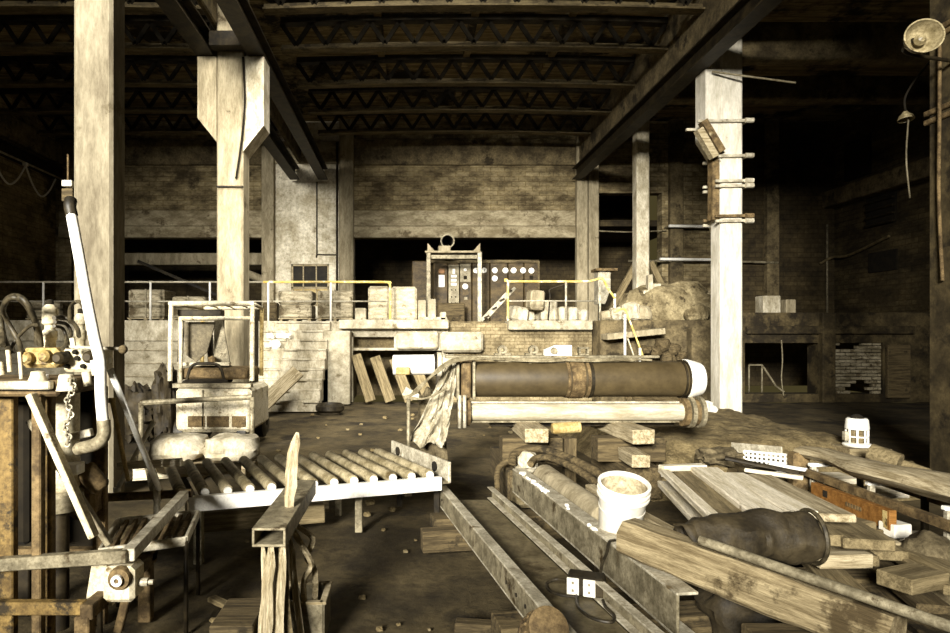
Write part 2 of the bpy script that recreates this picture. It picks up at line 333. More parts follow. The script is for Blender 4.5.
for i in range(4):
    z = FZ(350 + 13 * i); trim([((XL, f0 - .035, z - .02), (FX(245), f0 + .01, z))], 'concrete')
# lower wall of the right hand dock
b = MB(); rz = 2.15
ox0, ox1, oz0, oz1 = FX(745), FX(819), FZ(394), FZ(343); px0, px1 = FX(832), FX(883)
b.span((7.48, f0, -.05), (ox0, f1 + .1, rz)); b.span((ox0, f0, oz1), (XR, f1 + .1, rz)); b.span((ox0, f0, -.05), (XR, f1 + .1, oz0)); b.span((ox1, f0, oz0), (px0, f1 + .1, oz1)); b.span((px1, f0, oz0), (XR, f1 + .1, oz1))
struct('wall_dock', b, 'concrete_shade')
trim([((FX(819), f0 - .15, -.05), (FX(832), f0 + .01, FZ(313)))], 'concrete_shade'); trim([((FX(745), f0 - .12, FZ(334)), (FX(912), f0 + .01, FZ(326)))], 'concrete_shade')
trim([((FX(885), f0 - .1, FZ(398)), (FX(908), f0 + .01, FZ(345)))], 'wood_dark')
b = MB(); hw, hh = .26, .085; 
for j in range(int((oz1 - oz0) / hh) + 1):
    for i in range(-1, int((px1 - px0) / hw) + 2):
        x = px0 + (i + .5 * (j % 2)) * hw; z = oz0 + j * hh; xa, xb = max(x, px0), min(x + hw - .022, px1)
        if xb - xa < .03 or z + hh > oz1 + .03: continue
        if ((x - FX(846)) / .3) ** 2 + ((z - FZ(346)) / .14) ** 2 < 1 or ((x - FX(856)) / .26) ** 2 + ((z - FZ(391)) / .2) ** 2 < 1: continue
        b.span((xa, f0 + .06 + R.uniform(-.012, .012), z), (xb, f0 + .18, z + hh - .014), .008)
struct('wall_infill', b, 'block')

b = MB(); b.span((XL, -6.3, -.1), (.4, -6, 3.1)); b.span((.4, -6.3, -.1), (5, -6, ZC)); struct('wall_light_mask', b, 'brick')  # unseen wall added to keep daylight off the near floor
# ------------------------------------------------------------------ columns, crane rails, girders, trusses
def column(x, y, wx, wy, zt, m, label, haunch=None, z0=-.05):
    c = thing('concrete_column', label, 'column', (x, y, z0), 0)
    build(MB().span((x - wx / 2, y - wy / 2, z0), (x + wx / 2, y + wy / 2, zt), .03), 'shaft', m, c)
    for sd, r, t, bt, m2 in haunch or ():
        p = [(x + sd * wx / 2, y - wy / 2, bt), (x + sd * (wx / 2 + r), y - wy / 2, bt + r * 1.25), (x + sd * (wx / 2 + r), y - wy / 2, t), (x + sd * wx / 2, y - wy / 2, t)]
        build(MB().prism(p, (0, wy, 0)), 'haunch', m2, c)
    return c
column(-3.115, 6.425, .39, .31, ZC, 'concrete_dimmed', 'nearest square concrete column on the left, stained, behind the hydraulic machine')
c2 = column(-3.07, 11.2, .46, .46, ZC, 'concrete', 'pale concrete column behind the wrecked forklift, with two flared shoulders under the rails', ((-1, .33, 6.43, 4.95, 'concrete'), (1, .36, 6.43, 4.78, 'concrete_pale')))
build(MB().tube([(-2.83, 10.94, 6.4), (-2.8, 10.93, 5.6), (-2.86, 10.93, 4.9), (-2.95, 10.93, 4.3)], .02), 'hanging_cable', 'black', c2)
build(MB().span((-3.29, 10.93, 4.15), (-2.83, 10.965, 4.18)), 'band', 'steel_dark', c2)
c3 = column(5.9, 11.7, .41, .4, ZC, 'concrete_lit', 'brightly lit concrete column with iron clamps at the end of the big roll')
build(MB().prism([(5.7, 11.5, 4.75), (5.42, 11.5, 5.2), (5.42, 11.5, 6.43), (5.7, 11.5, 6.43)], (0, .4, 0)), 'haunch', 'concrete_lit', c3)
for py in (121, 156, 181, 186, 216, 221):               # clamp bars round the shaft
    z = EYE + (335 - py) * 11.45 / F; b = MB()
    x0, x1 = (5.58 if py > 130 else 5.26), 6.2
    b.bar((x0, 11.46, z), (x1, 11.46, z + .01), .05, .05); b.bar((x0, 11.94, z), (x1, 11.94, z), .05, .05)
    b.bar((6.14, 11.44, z), (6.14, 11.96, z), .05, .05); b.cyl((6.1, 11.41, z), (6.24, 11.41, z), .045, n=8)
    build(b, 'clamp_bar', 'steel_pale' if py != 216 else 'rust', c3)
for i, (xa, za, xb, zb, mm) in enumerate(((5.32, 5.45, 5.66, 4.9, 'rust'), (5.24, 5.3, 5.54, 4.8, 'wood'))):
    build(MB().bar((xa, 11.4, za), (xb, 11.42, zb), .12, .16, (0, 1, 0)), 'strut', mm, c3)
build(MB().span((5.56, 11.52, 3.7), (5.685, 11.72, 4.85)), 'side_board', 'rust', c3)
build(MB().cyl((5.5, 11.42, 6.35), (6.75, 11.0, 5.98), .018, n=6), 'wire_end', 'cable', c3)
column(6.24, 16.9, .34, .36, ZC, 'concrete_pale', 'slim pale concrete column standing in front of the black doorway', None, TOPP)
c4 = column(6.22, 7.0, .52, .5, ZC, 'concrete_shade', 'dark column at the right edge of the photo, wrapped with bands')
for z in (5.0, 4.92, 4.1, 4.0):
    build(MB().span((5.93, 6.70, z), (6.52, 7.28, z + .06), .01), 'band', 'rust', c4)
build(MB().tube([(5.93, 7.05, 4.9), (5.91, 7.03, 4.0), (5.93, 7.06, 3.1), (5.92, 7.0, 2.2)], .018), 'conduit', 'rust', c4)
def ibeam(name, p, q, w, h, m, label, cat, t=.04):
    return single(MB().channel(p, q, w, h, t, kind='I'), name, m, label, cat, None, along(p, q))
def rail(x, y0, y1, label, w=.3):
    r = thing('crane_rail', label, 'crane rail', (x, y0, 6.44))
    build(MB().channel((x, y0, 6.62), (x, y1, 6.62), w, .36, .035, kind='I'), 'beam', 'steel_dark', r)
    build(MB().bar((x, y0, 6.84), (x, y1, 6.84), .07, .07), 'track', 'steel_chord', r)
rail(-2.62, 4, 19.75, 'dark steel crane rail on the right shoulder of the pale left column')
rail(-3.5, 4, 19.75, 'dark steel crane rail on the left shoulder of the pale left column')
rail(5.3, 4, 19.75, 'dark steel crane rail running to the back wall on the bright right column')
rail(-10.85, 4, 19.9, 'crane rail on the far left wall above the looped cables', .25)
def girder(a, c, m, label): 
    return single(MB().span(a, c, .03), 'concrete_girder', m, label, 'girder')
single(MB().span((-3.36, 10.72, 6.5), (-2.78, 10.95, 6.76), .01), 'spacer_beam', 'steel_dark', 'short dark spacer beam between the two left crane rails in front of the pale column', 'beam')
girder((5.38, 3.5, 6.96), (5.62, 19.85, 8.3), 'concrete_dark', 'long concrete girder above the right crane rail carrying the truss ends')
girder((-3.42, 3.5, 7.0), (-3.31, 19.85, 8.3), 'concrete_dark', 'long concrete girder between the two left crane rails')
girder((6.11, 11.6, 6.66), (13.49, 11.9, 7.35), 'concrete_dark', 'broad concrete cross beam right of the bright column')
girder((5.62, 14.4, 6.97), (13.5, 14.8, 7.5), 'concrete_dark', 'dim concrete cross beam behind the broad one in the right bay')
girder((13.1, 12.5, 5.6), (13.499, 19.999, 6.1), 'concrete_dark', 'concrete beam running along the far right wall')
girder((XL + .001, 6, 6.95), (XL + .3, 19.9, 7.6), 'concrete_dark', 'concrete beam along the top of the far left wall')
girder((-10.55, 21.2, 3.95), (BX(263), 21.6, 4.35), 'concrete', 'concrete beam inside the dark opening behind the left columns')
single(MB().cyl((-5.6, 20.6, 3.75), (-3.9, 20.75, 3.1), .13), 'pipe', 'concrete', 'thick pale pipe slanting inside the dark opening behind the left columns', 'pipe')
single(MB().bar((-8.75, 20.6, 4.0), (-6.2, 20.7, 2.9), .1, .1), 'slanting_bar', 'steel_dark', 'dark bar slanting down inside the dark opening on the left', 'bar')
# trusses
webs = {}
def truss(y, x0, x1, zb, h, label, arch=.07, n=None):
    r = thing('roof_truss', label, 'truss', (x0, y, zb), 0, 'steel lattice roof trusses')
    def A(x): u = (x - x0) / (x1 - x0); return zb + arch * (1 - (2 * u - 1) ** 2)
    N = 14; b = MB(); tt = MB()
    for i in range(N):
        xa, xb = x0 + (x1 - x0) * i / N, x0 + (x1 - x0) * (i + 1) / N
        b.bar((xa, y, A(xa) + .0), (xb + .004, y, A(xb)), .24, .035, bev=.002); b.bar((xa, y, A(xa) + .07), (xb + .004, y, A(xb) + .07), .035, .11, bev=.002)
        tt.bar((xa, y, A(xa) + h), (xb + .004, y, A(xb) + h), .2, .12, bev=.002)
    build(b, 'bottom_chord', 'steel_chord', r); build(tt, 'top_chord', 'steel_dark', r)
    n = n or int((x1 - x0) / .29); n -= n % 2
    for i in range(n):
        xa, xb = x0 + (x1 - x0) * i / n, x0 + (x1 - x0) * (i + 1) / n
        za, zc = (.1, h - .04) if i % 2 else (h - .04, .1)
        build(MB().bar((xa, y, A(xa) + za), (xb, y, A(xb) + zc), .09, .055, (0, 1, 0), .002), 'diagonal', 'black', r)
TY = [11.5, 13.12, 15.0, 16.8, 18.55]
wh = ('nearest', 'second nearest', 'middle', 'fourth nearest', 'farthest')
for i, y in enumerate(TY):
    truss(y, -2.6, 5.36, 7.48, .6, 'steel lattice roof truss over the middle bay, %s of five' % wh[i])
    truss(y, XL + .32, -3.5, 7.48, .6, 'steel lattice roof truss over the left bay, %s of five' % wh[i], .05)
for x in (-.6, 1.4, 3.4):
    single(MB().span((x - .08, 8.8, 8.14), (x + .08, 19.9, 8.345), .01), 'roof_purlin', 'roofboard', 'dark roof purlin above the trusses, %s of three' % {-.6: 'leftmost', 1.4: 'middle', 3.4: 'rightmost'}[x], 'purlin')
# wall services, lamps
def tube1(name, pts, r, m, label, cat, n=8, k=6, grp=None): return single(MB().tube(pts, r, n, k), name, m, label, cat, grp)
tube1('conduit', [(BX(317), 19.976, BZ(182)), (BX(317), 19.976, BZ(252)), (BX(318), 19.98, BZ(254.5)), (BX(338), 19.98, BZ(255))], .022, 'steel_dark', 'thin conduit bent like an L on the plaster wall above the window', 'conduit', k=3)
tube1('downpipe', [(BX(340) - .06, 19.7, BZ(145)), (BX(340) - .06, 19.7, TOPP)], .035, 'steel_dark', 'dark downpipe beside the pilaster right of the window', 'pipe', k=1)
tube1('pipe_run', [(6.9, 19.75, BZ(262)), (9.6, 19.75, BZ(262)), (11.6, 19.8, BZ(263.5))], .035, 'steel', 'long thin pipe across the dark back wall right of the doorway', 'pipe', k=2)
for a, c, y, lab in ((664, 704, 228, 'short white fluorescent tube on the wall behind the bright column'), (655, 706, 260.5, 'longer white fluorescent tube below the short one by the bright column')):
    l = thing('fluorescent_tube', lab, 'lamp', (BX(a), 19.6, BZ(y)))
    build(MB().cyl((BX(a), 19.62, BZ(y)), (BX(c), 19.62, BZ(y) - .02), .045, n=10), 'tube', 'white', l)
    build(MB().span((BX(a), 19.68, BZ(y) - .03), (BX(c), 20.0, BZ(y) + .03)), 'housing', 'steel', l)
tube1('wire', [(BX(597), 19.9, BZ(231.5)), (BX(630), 19.9, BZ(232.5)), (BX(665), 19.9, BZ(231))], .022, 'cable', 'thin cable strung across the black doorway', 'cable')
def dome(px, py, D, r, tilt, lab):
    p = U(px, py, D); l = thing('industrial_lamp', lab, 'lamp', p); a = V(tilt).normalized()
    build(MB().lathe([(.02, -r * 1.15), (r * .3, -r * 1.13), (r * .45, -r * .9), (r * .9, -r * .45), (r, 0), (r * 1.05, .0), (r * 1.05, .012), (r * .97, .012), (r * .86, -r * .43), (r * .42, -r * .86), (.02, -r * .95)], p, a, 28), 'shade', 'tin', l)
    build(MB().lathe([(.0, r * -.9), (r * .2, -r * .85), (r * .34, -r * .5), (r * .2, -r * .22), (0, -r * .15)], p, a, 14), 'bulb', 'tin', l)
    return l, p
l, p = dome(924, 36, 6.3, .165, (-.28, -.9, .06), 'round flood lamp shade at top right, fixed to the dark edge column')
build(MB().tube([p + V((.0, .12, 0)), p + V((.03, .2, .05)), p + V((.16, .42, .02)), (6.0, 6.9, p.z)], .02), 'bracket', 'steel_dark', l)
l, p = dome(906, 119, 8.0, .085, (0, -.15, -1), 'small bell lamp hanging below the flood lamp at right')
build(MB().tube([p + V((0, 0, .05)), p + V((.0, 0, .3)), p + V((.1, -.2, .6)), (6.2, 7.22, p.z + .62)], .012), 'cord', 'black', l)
build(MB().tube([p + V((.03, 0, .0)), p + V((.02, .02, -.5)), p + V((.05, 0, -1.0))], .01), 'pull_cord', 'cable', l)
l, p = dome(631, 124, 17, .16, (.3, -.4, -1), 'grey bell lamp beside the crane rail near the slim back column')
build(MB().tube([p + V((0, 0, .1)), (p.x + .05, 17, 7.0), (5.6, 17, 7.1)], .015), 'cord', 'black', l)
# looped cables on the left wall
f = thing('festoon_cable', 'pale looped cable hanging from the rail on the far left wall', 'cable', (-10.6, 14, 6.2))
for i in range(5):
    y = 11.6 + i * 1.5; q = -10.6
    build(MB().tube([(q, y, 6.3), (q, y + .35, 5.85), (q, y + .75, 5.62), (q, y + 1.15, 5.85), (q, y + 1.5, 6.3)], .026, 6), 'loop', 'white', f)
    build(MB().box((q, y, 6.34), (.12, .1, .09)), 'hanger', 'plastic', f)
build(MB().cyl((q, 11.3, 6.38), (q, 19.4, 6.38), .03, n=6), 'track_wire', 'steel_pale', f)
# box on the near column, small wall things
s = thing('switch_box', 'small brown switch box on the left side of the nearest column', 'box', U(70, 196, 6.35))
p = U(70, 196, 6.4); build(MB().box(p, (.11, .12, .13)), 'body', 'wood_dark', s); build(MB().box(p + V((-.01, 0, .12)), (.1, .1, .06)), 'bracket', 'plastic', s)
build(MB().cyl(p + V((-.02, 0, .1)), p + V((-.02, 0, .42)), .01, n=6), 'conduit', 'rust', s)
# ------------------------------------------------------------------ railings on the platform
def pipe(pts, r): return MB().ring(pts, r, 8)
zt, zm = FZ(281.5), FZ(301)
r = thing('railing', 'long pipe railing along the left platform edge, yellow and white top rail', 'railing', (-5, PF + .2, TOPP))
yr = PF + .15
build(MB().cyl((XL + .1, yr, zt), (FX(262), yr, zt), .026, n=8), 'top_rail', 'steel_pale', r)
build(MB().tube([(FX(262), yr, zt), (FX(380), yr, zt), (FX(388), yr, zt - .03), (FX(390), yr, zt - .14), (FX(390), yr, TOPP + .03)], .03, 8, 4), 'end_rail', 'yellow', r, label='yellow top rail with bent end post')
build(MB().cyl((XL + .1, yr, zm), (FX(390), yr, zm), .02, n=8), 'middle_rail', 'steel_pale', r)
for px in (40, 148, 208, 267, 330): build(MB().cyl((FX(px), yr, TOPP - .02), (FX(px), yr, zt), .028, n=8), 'post', 'white', r)
r = thing('railing', 'broken yellow pipe railing in front of the control panel, bent at its right end', 'railing', (3.6, PF + .1, TOPP))
build(MB().tube([(FX(508), PF, TOPP), (FX(508), PF, zt - .02), (FX(510), PF, zt), (FX(580), PF, zt), (FX(592), PF - .05, zt + .02), (FX(601), PF - .1, zt + .06), (FX(606), PF - .1, zt - .15), (FX(613), PF - .15, zt - .42)], .028, 8, 4), 'top_rail', 'yellow', r)
build(MB().cyl((FX(508), PF, zm), (FX(597), PF, zm), .018, n=8), 'middle_rail', 'steel_pale', r)
build(MB().cyl((FX(566), PF, TOPP), (FX(566), PF, zt), .028, n=8), 'post', 'steel_pale', r)
build(MB().cyl((FX(600), PF, TOPP - .2), (FX(600), PF, zt), .028, n=8), 'post', 'steel_pale', r)
build(MB().cyl((FX(613), PF - .13, FZ(336)), (FX(613), PF - .13, FZ(294)), .03, n=8), 'post', 'white', r)
single(MB().tube([(FX(549), PF + .1, TOPP), (FX(551), PF + .1, FZ(296)), (FX(551.5), PF + .1, FZ(289)), (FX(570), PF, FZ(283))], .022), 'bent_post', 'steel_dark', 'dark bent post leaning inside the broken railing', 'post')
r = thing('handrail', 'short yellow and white handrail sloping down from the broken dock corner', 'railing', (FX(628), PF - .6, 1.2))
yh = PF - 1.3
build(MB().tube([(FX(615, yh), yh, FZ(312, yh)), (FX(624, yh), yh, FZ(309, yh)), (FX(629, yh), yh, FZ(319, yh)), (FX(643, yh), yh, FZ(356, yh))], .022, 8, 4), 'rail', 'yellow', r)
build(MB().cyl((FX(625, yh), yh, .9), (FX(625, yh), yh, FZ(314, yh)), .03, n=8), 'post', 'white', r)
build(MB().cyl((FX(627, yh), yh, FZ(336, yh)), (FX(636, yh), yh, FZ(362, yh)), .016, n=8), 'brace', 'cream', r)
build(MB().cyl((FX(640, yh), yh, .9), (FX(640, yh), yh, FZ(348, yh)), .028, n=8), 'stub_post', 'white', r)

# ------------------------------------------------------------------ stacks on the platform
def stack(px0, px1, py, D, m, label, layers=2, straps=1, pal=True, cat='stack'):
    x0, x1 = FX(px0, D), FX(px1, D); z1 = FZ(py, D); w = x1 - x0; t = thing('block_stack', label, cat, ((x0 + x1) / 2, D + w / 2, TOPP), 0, 'stacks along the platform edge')
    z = TOPP
    if pal:
        b = MB(); b.span((x0, D, z + .07), (x1, D + w, z + .1))
        for e in (.08, .5, .92): b.span((x0 + w * e - .04, D, z), (x0 + w * e + .04, D + w, z + .07))
        build(b, 'pallet', 'wood', t); z += .1
    hl = (z1 - z) / layers
    for i in range(layers):
        build(MB().span((x0 + R.uniform(0, .02), D + R.uniform(0, .02), z + i * hl), (x1 - R.uniform(0, .02), D + w * .9, z + (i + 1) * hl - .012), .035), 'layer', m, t)
    for i in range(straps):
        x = x0 + w * (i + 1) / (straps + 1)
        build(MB().span((x - .02, D - .006, z), (x + .02, D + w, z1 + .004), .002), 'strap', 'steel', t)
    return t
stack(278, 312, 290, 16.4, 'block', 'grey two-layer block stack behind the railing in front of the small window', 2, 0)
stack(317, 353, 290, 16.4, 'block', 'strapped block stack behind the railing just right of the one under the window', 1, 1)
stack(127, 164, 289, 16.2, 'block', 'strapped block stack behind the railing beside the nearest column', 1, 1)
stack(171, 205, 296, 16.6, 'block', 'low block stack behind the forklift roof', 2, 1)
stack(25, 62, 300, 16.4, 'block', 'block stack behind the machine hoses at the far left', 2, 1)
stack(234, 254, 301, 16.2, 'cardboard', 'small pale stack just right of the pale left column', 1, 0)
stack(262, 277, 302, 16.9, 'wood_dark', 'dark low stack left of the grey stack under the window', 1, 0, False)
t = thing('bulk_bag', 'tall pale rounded block at the right end of the yellow railing', 'block', (FX(380, 16.3), 16.7, TOPP))
x0, x1 = FX(368, 16.2), FX(389, 16.2)
build(MB().span((x0, 16.2, TOPP + .02), (x1 + .01, 17.1, FZ(286, 16.2)), .06), 'body', 'cardboard', t)
t2 = thing('bulk_bag', 'pale square block just behind and right of the railing end post', 'block', (FX(403, 16.3), 16.7, TOPP))
build(MB().span((FX(390, 16.2) + .02, 16.2, TOPP + .02), (FX(417, 16.2), 17.1, FZ(286.5, 16.2)), .06), 'body', 'cardboard', t2)
for i, (a, c, y, lab) in enumerate(((355, 366, 308, 'small white box between the strapped stack and the tall pale block'), (418, 426, 300, 'narrow pale carton right beside the square block'), (428, 436, 299, 'narrow pale carton nearest the control panel'), (418, 447, 317, 'flat pale slab lying on the white platform edge'), (440, 446, 312, 'tiny pale box on the right tip of the white platform edge'))):
    single(MB().span((FX(a, 16), 16 - (.1 if i > 2 else 0), TOPP + .03), (FX(c, 16), 16.3, FZ(y, 16)), .02), 'carton' if i != 3 else 'slab', 'slab', lab, 'box', 'small boxes on the platform edge')
# loose bright blocks inside the broken railing
for (px, py, s, a, sd, lab) in ((519, 314, .55, .5, 1, 'largest pale block, tilted behind the yellow railing post'), (530, 318, .42, -.5, 2, 'white block with a tilted top at the front of the pile by the broken railing'), (537, 300, .46, .3, 3, 'grey rounded block on top of the pile by the broken railing'), (549, 311, .5, .1, 4, 'long white block in the middle of the pile by the broken railing'), (543, 320, .36, .8, 5, 'low grey block under the pile by the broken railing'), (569, 314, .58, .0, 6, 'squared pale block right of the middle railing post'), (582, 317, .4, .05, 7, 'squared pale block at the right end of the broken railing')):
    D = 16.0 + (sd % 3) * .25; c = U(px, py, D)
    hz = max(.16, c.z - TOPP)
    single(MB().box((c.x, D + .2, TOPP + hz), (s * .82, .4, hz * 2 * .98 if sd != 3 else .5), Matrix.Rotation(a * .6, 3, 'Z') @ Matrix.Rotation(a * .35 if sd < 6 else 0, 3, 'Y'), .05, .01), 'masonry_block', 'concrete_pale' if sd != 3 else 'concrete', lab, 'block', 'loose blocks by the broken railing')
# ladder like rack leaning
rk = thing('leaning_rack', 'dark slatted rack leaning on the block pile in front of the control panel', 'rack', U(483, 321, 16.2))
for o in (0, .28):
    p, q = U(481, 322, 16.1) + V((o * .55, 0, o * .3 + .03)), U(509, 291, 16.3) + V((o * .55, 0, o * .3))
    build(MB().bar(p, q, .08, .05, (0, 1, 0)), 'side_rail', 'steel_pale', rk)
for i in range(4):
    u = .08 + i * .27; p = U(481, 322, 16.1).lerp(U(509, 291, 16.3), u)
    build(MB().bar(p + V((.02, 0, .03)), p + V((.15, 0, .1)), .05, .1, (0, 1, 0)), 'slat', 'steel_dark', rk)
# control panel in the recess
cp = thing('control_panel', 'large brown control panel with a row of white dials', 'control panel', (FX(484, 19.2), 19.4, TOPP))
D = 19.2
build(MB().span((FX(412, D + .2), D + .2, TOPP), (FX(430, D + .2), D + .6, FZ(261, D + .2)), .02), 'side_cabinet', 'panel', cp)
for a, c in ((433, 448), (448, 459.5), (459.5, 472), (472, 490), (490, 508), (508, 524), (524, 538.5)):
    build(MB().span((FX(a, D) + .012, D, TOPP), (FX(c, D) - .012, D + .5, FZ(263, D)), .015), 'cabinet_door', 'panel', cp)
build(MB().span((FX(431, D), D - .04, FZ(263, D)), (FX(539, D), D + .52, FZ(260, D)), .01), 'top_cap', 'steel_chord', cp)
build(MB().span((FX(537.5, D), D - .05, TOPP), (FX(539.5, D), D, FZ(261, D)), .01), 'edge_strip', 'steel_chord', cp)
build(MB().span((FX(448.5, D), D - .025, FZ(306, D)), (FX(459, D), D, FZ(265, D)), .01), 'insert', 'panel_grey', cp)
build(MB().span((FX(460, D), D - .025, FZ(282, D)), (FX(470.5, D), D, FZ(264, D)), .01), 'insert', 'panel_grey', cp)
for px, py in ((476, 270.5), (484, 270.5), (494.7, 270.5), (505.3, 270.5), (513.5, 270.5), (523, 270.5), (531.3, 270.7), (494.7, 278.5), (465.2, 286.5), (465.2, 269.8)):
    c = U(px, py, D); b = MB(); r = .088 if px != 465.2 or py > 280 else .05
    b.lathe([(0, 0), (r, 0), (r, .03), (r * .86, .04), (0, .04)], (c.x, D, c.z), (0, -1, 0), 18); g = build(b, 'dial', 'dial', cp)
    build(MB().bar((c.x, D - .045, c.z), (c.x + r * .35, D - .045, c.z + r * .5), .012, .008, (0, 1, 0)), 'needle', 'black', g)
for a, c, y0_, y1_, mm in ((438.5, 444.5, 275, 287, 'dial'), (438.5, 444.5, 269, 273.5, 'orange_wood'), (451, 456.5, 275, 277.5, 'dial'), (451, 456.5, 279, 281.5, 'dial'), (451, 456.5, 283, 285.5, 'dial'), (452.5, 455, 269, 274, 'dial'), (463.5, 467, 276, 279.5, 'black'), (529.5, 533, 275.5, 279, 'black'), (464, 467.5, 297, 300, 'panel_grey')):
    build(MB().span((FX(a, D), D - .035, FZ(y1_, D)), (FX(c, D), D - .0, FZ(y0_, D)), .006), 'indicator', mm, cp)
for px, py in ((451.5, 290), (455.5, 290), (451.5, 297), (455.5, 297), (451.5, 303), (455.5, 303)): build(MB().cyl((FX(px, D), D - .05, FZ(py, D)), (FX(px, D), D, FZ(py, D)), .022, n=8), 'knob', 'black', cp)
single(MB().box((FX(451, 18.6), 18.7, TOPP + .3), (.8, .4, .6), None, .03), 'cabinet', 'wood_dark', 'low dark box standing in front of the control panel', 'box')
# steel portal with duct
g = thing('steel_portal', 'steel portal frame standing in front of the control panel', 'frame', (FX(455, 18), 18, TOPP)); D = 18.0
for px in (428.5, 479.5): build(MB().span((FX(px, D) - .06, D - .06, TOPP), (FX(px, D) + .06, D + .06, FZ(252, D)), .01), 'post', 'steel' if px < 440 else 'steel_pale', g)
build(MB().span((FX(425, D), D - .08, FZ(253, D)), (FX(480.5, D), D + .08, FZ(251, D)), .01), 'lintel', 'concrete', g)
build(MB().span((FX(431, D), D - .05, FZ(259, D)), (FX(477, D), D + .05, FZ(255, D)), .01), 'lower_lintel', 'steel', g)
for px, s in ((427.5, 1), (480, -1)):
    x = FX(px, D); z = FZ(251, D); build(MB().prism([(x, D - .04, z), (x + s * .2, D - .04, z), (x, D - .04, z + .22)], (0, .08, 0)), 'gusset', 'concrete', g)
dk = thing('round_duct', 'short round duct end sticking out of the dark wall above the steel portal', 'duct', U(448, 241, 19.4)); c = U(447.5, 241, 18.2)
build(MB().lathe([(.19, 1.3), (.19, 0), (.155, 0), (.155, 1.2), (0, 1.2)], c, (0, 1, 0), 22), 'sleeve', 'steel_dark', dk)
build(MB().lathe([(.2, 0), (.205, -.02), (.17, -.02), (.165, 0)], c, (0, 1, 0), 22), 'rim', 'steel', dk)
build(MB().box((c.x - .1, c.y - .02, c.z - .26), (.34, .5, .18)), 'cradle', 'concrete', dk)
# hopper by doorway, braces in doorway
h = thing('hopper', 'pale chute hopper hanging by the pilaster left of the black doorway', 'hopper', U(602, 292, 16.4)); p = U(602, 276, 16.4)
build(MB().prism([p + V((-.1, 0, .1)), p + V((.22, 0, .1)), p + V((.22, 0, -.35)), p + V((.08, 0, -.72)), p + V((-.1, 0, -.72))], (0, .35, 0)), 'body', 'steel_pale', h)
build(MB().box(p + V((.1, .15, .16)), (.55, .5, .07)), 'lid', 'rust', h)
build(MB().cyl(p + V((.0, .18, -.7)), (p.x, 16.58, TOPP), .05, n=8), 'leg', 'steel_dark', h)
for a, c, D, lab in (((604, 322), (637, 262), 17.4, 'diagonal timber brace left of the slim column in the black doorway'), ((679, 322), (650, 262), 17.4, 'diagonal timber brace right of the slim column in the black doorway')):
    plank('brace', U(*a, D), U(*c, D), .16, .14, 'wood_mid', lab, 'brace', None, (0, 1, 0))

# ------------------------------------------------------------------ ruined corner of the dock
b = MB(); b.span((FX(592), 14.8, 0), (7.47, 15.5, 1.95), .03); struct('floor_dock', b, 'concrete_dark')
hp = MB()
hp.blob((5.85, 15.85, 2.1), (1.2, .8, 1.1), 3, .35); hp.blob((6.5, 15.8, 2.15), (2.0, .9, 1.5), 5, .3); hp.blob((7.2, 15.9, 2.05), (1.3, .9, 1.2), 8, .4); hp.blob((6.1, 15.55, 1.7), (2.6, .6, .5), 9, .3)
hp.v = [V((v.x, max(v.y, 15.35) if v.z > 1.95 else 15.35, max(v.z, 1.951))) for v in hp.v]
single(hp, 'masonry_heap', 'rubble', 'broken masonry wall stump under the little white bricks right of the broken railing', 'rubble', kind='stuff')
pos = ((651, 283, .12, .42), (655, 287, .3, .16), (648, 293, .22, .14), (662, 290, .3, .2), (660, 295, .7, .15), (671, 294, .34, .14), (645, 298, .26, .12), (656, 297, .24, .12), (678, 297, .4, .13), (684, 300, .3, .12))
for i, (px, py, w_, h_) in enumerate(pos):
    c = U(px, py, 15.6); c.z = max(c.z, 2.5)
    lab = {0: 'tallest upright white brick on the ruined masonry stump', 4: 'longest pale brick lying flat on the ruined masonry stump'}.get(i, 'small pale brick on top of the ruined masonry stump')
    single(MB().box((c.x, 15.7, EYE - (py - VY) * 15.6 / F), (w_, .22, h_), R.uniform(-.15, .15), .015, .008), 'loose_brick', 'concrete_pale', lab, 'brick', 'loose bricks on the masonry stump')
for i, (px, py, s, m_) in enumerate(((632, 304, .75, 'concrete_pale'), (618, 318, .55, 'concrete_pale'), (625, 297, .4, 'concrete'), (607, 312, .42, 'concrete'), (644, 314, .6, 'concrete'), (702, 310, .7, 'rubble'), (694, 304, .5, 'rubble'))):
    c = U(px, py, 14.95); lab = ('bright angular chunk at the left end of the ruined masonry stump', 'pale round chunk behind the yellow handrail', 'small grey chunk on the left shoulder of the masonry stump', 'grey chunk left of the white handrail post', 'pale chunk set into the face of the masonry stump', 'brown boulder against the bright column', 'brown chunk on the right shoulder of the masonry stump')[i]
    single(MB().blob((c.x, 15.06, 1.95 + s * .26), (s * .62, .36, s * .6), 20 + i, .3), 'rubble_chunk', m_, lab, 'rubble', 'rubble on the dock corner')
sl = U(640, 333, 14.8)
plank('concrete_slab', U(604, 337, 14.5), U(661, 331, 14.5), .5, .13, 'concrete', 'tilted concrete slab ledge below the ruined masonry stump', 'slab')
for i, (px, py, s) in enumerate(((662, 345, .5), (672, 350, .5), (655, 352, .42), (668, 358, .5), (680, 356, .4), (645, 350, .35))):
    c = U(px, py, 14.4); single(MB().blob(c, (s * .62, .36, s * .62), 40 + i, .3), 'dark_rock', 'wood_dark', 'dark round rock heaped under the tilted slab', 'rock', 'dark rocks under the tilted slab')
single(MB().blob((5.7, 14.35, .4), (1.5, .6, 1.1), 49, .3, 16, 3), 'rubble_pile', 'wood_dark', 'dark rubble pile under the round rocks behind the roll machine', 'rubble', kind='stuff')
single(MB().span((FX(682, 15), 14.45, 0), (FX(705, 15), 14.79, FZ(327, 15)), .04), 'concrete_pier', 'concrete_dark', 'squat concrete pier behind the white end of the big roll', 'pier')
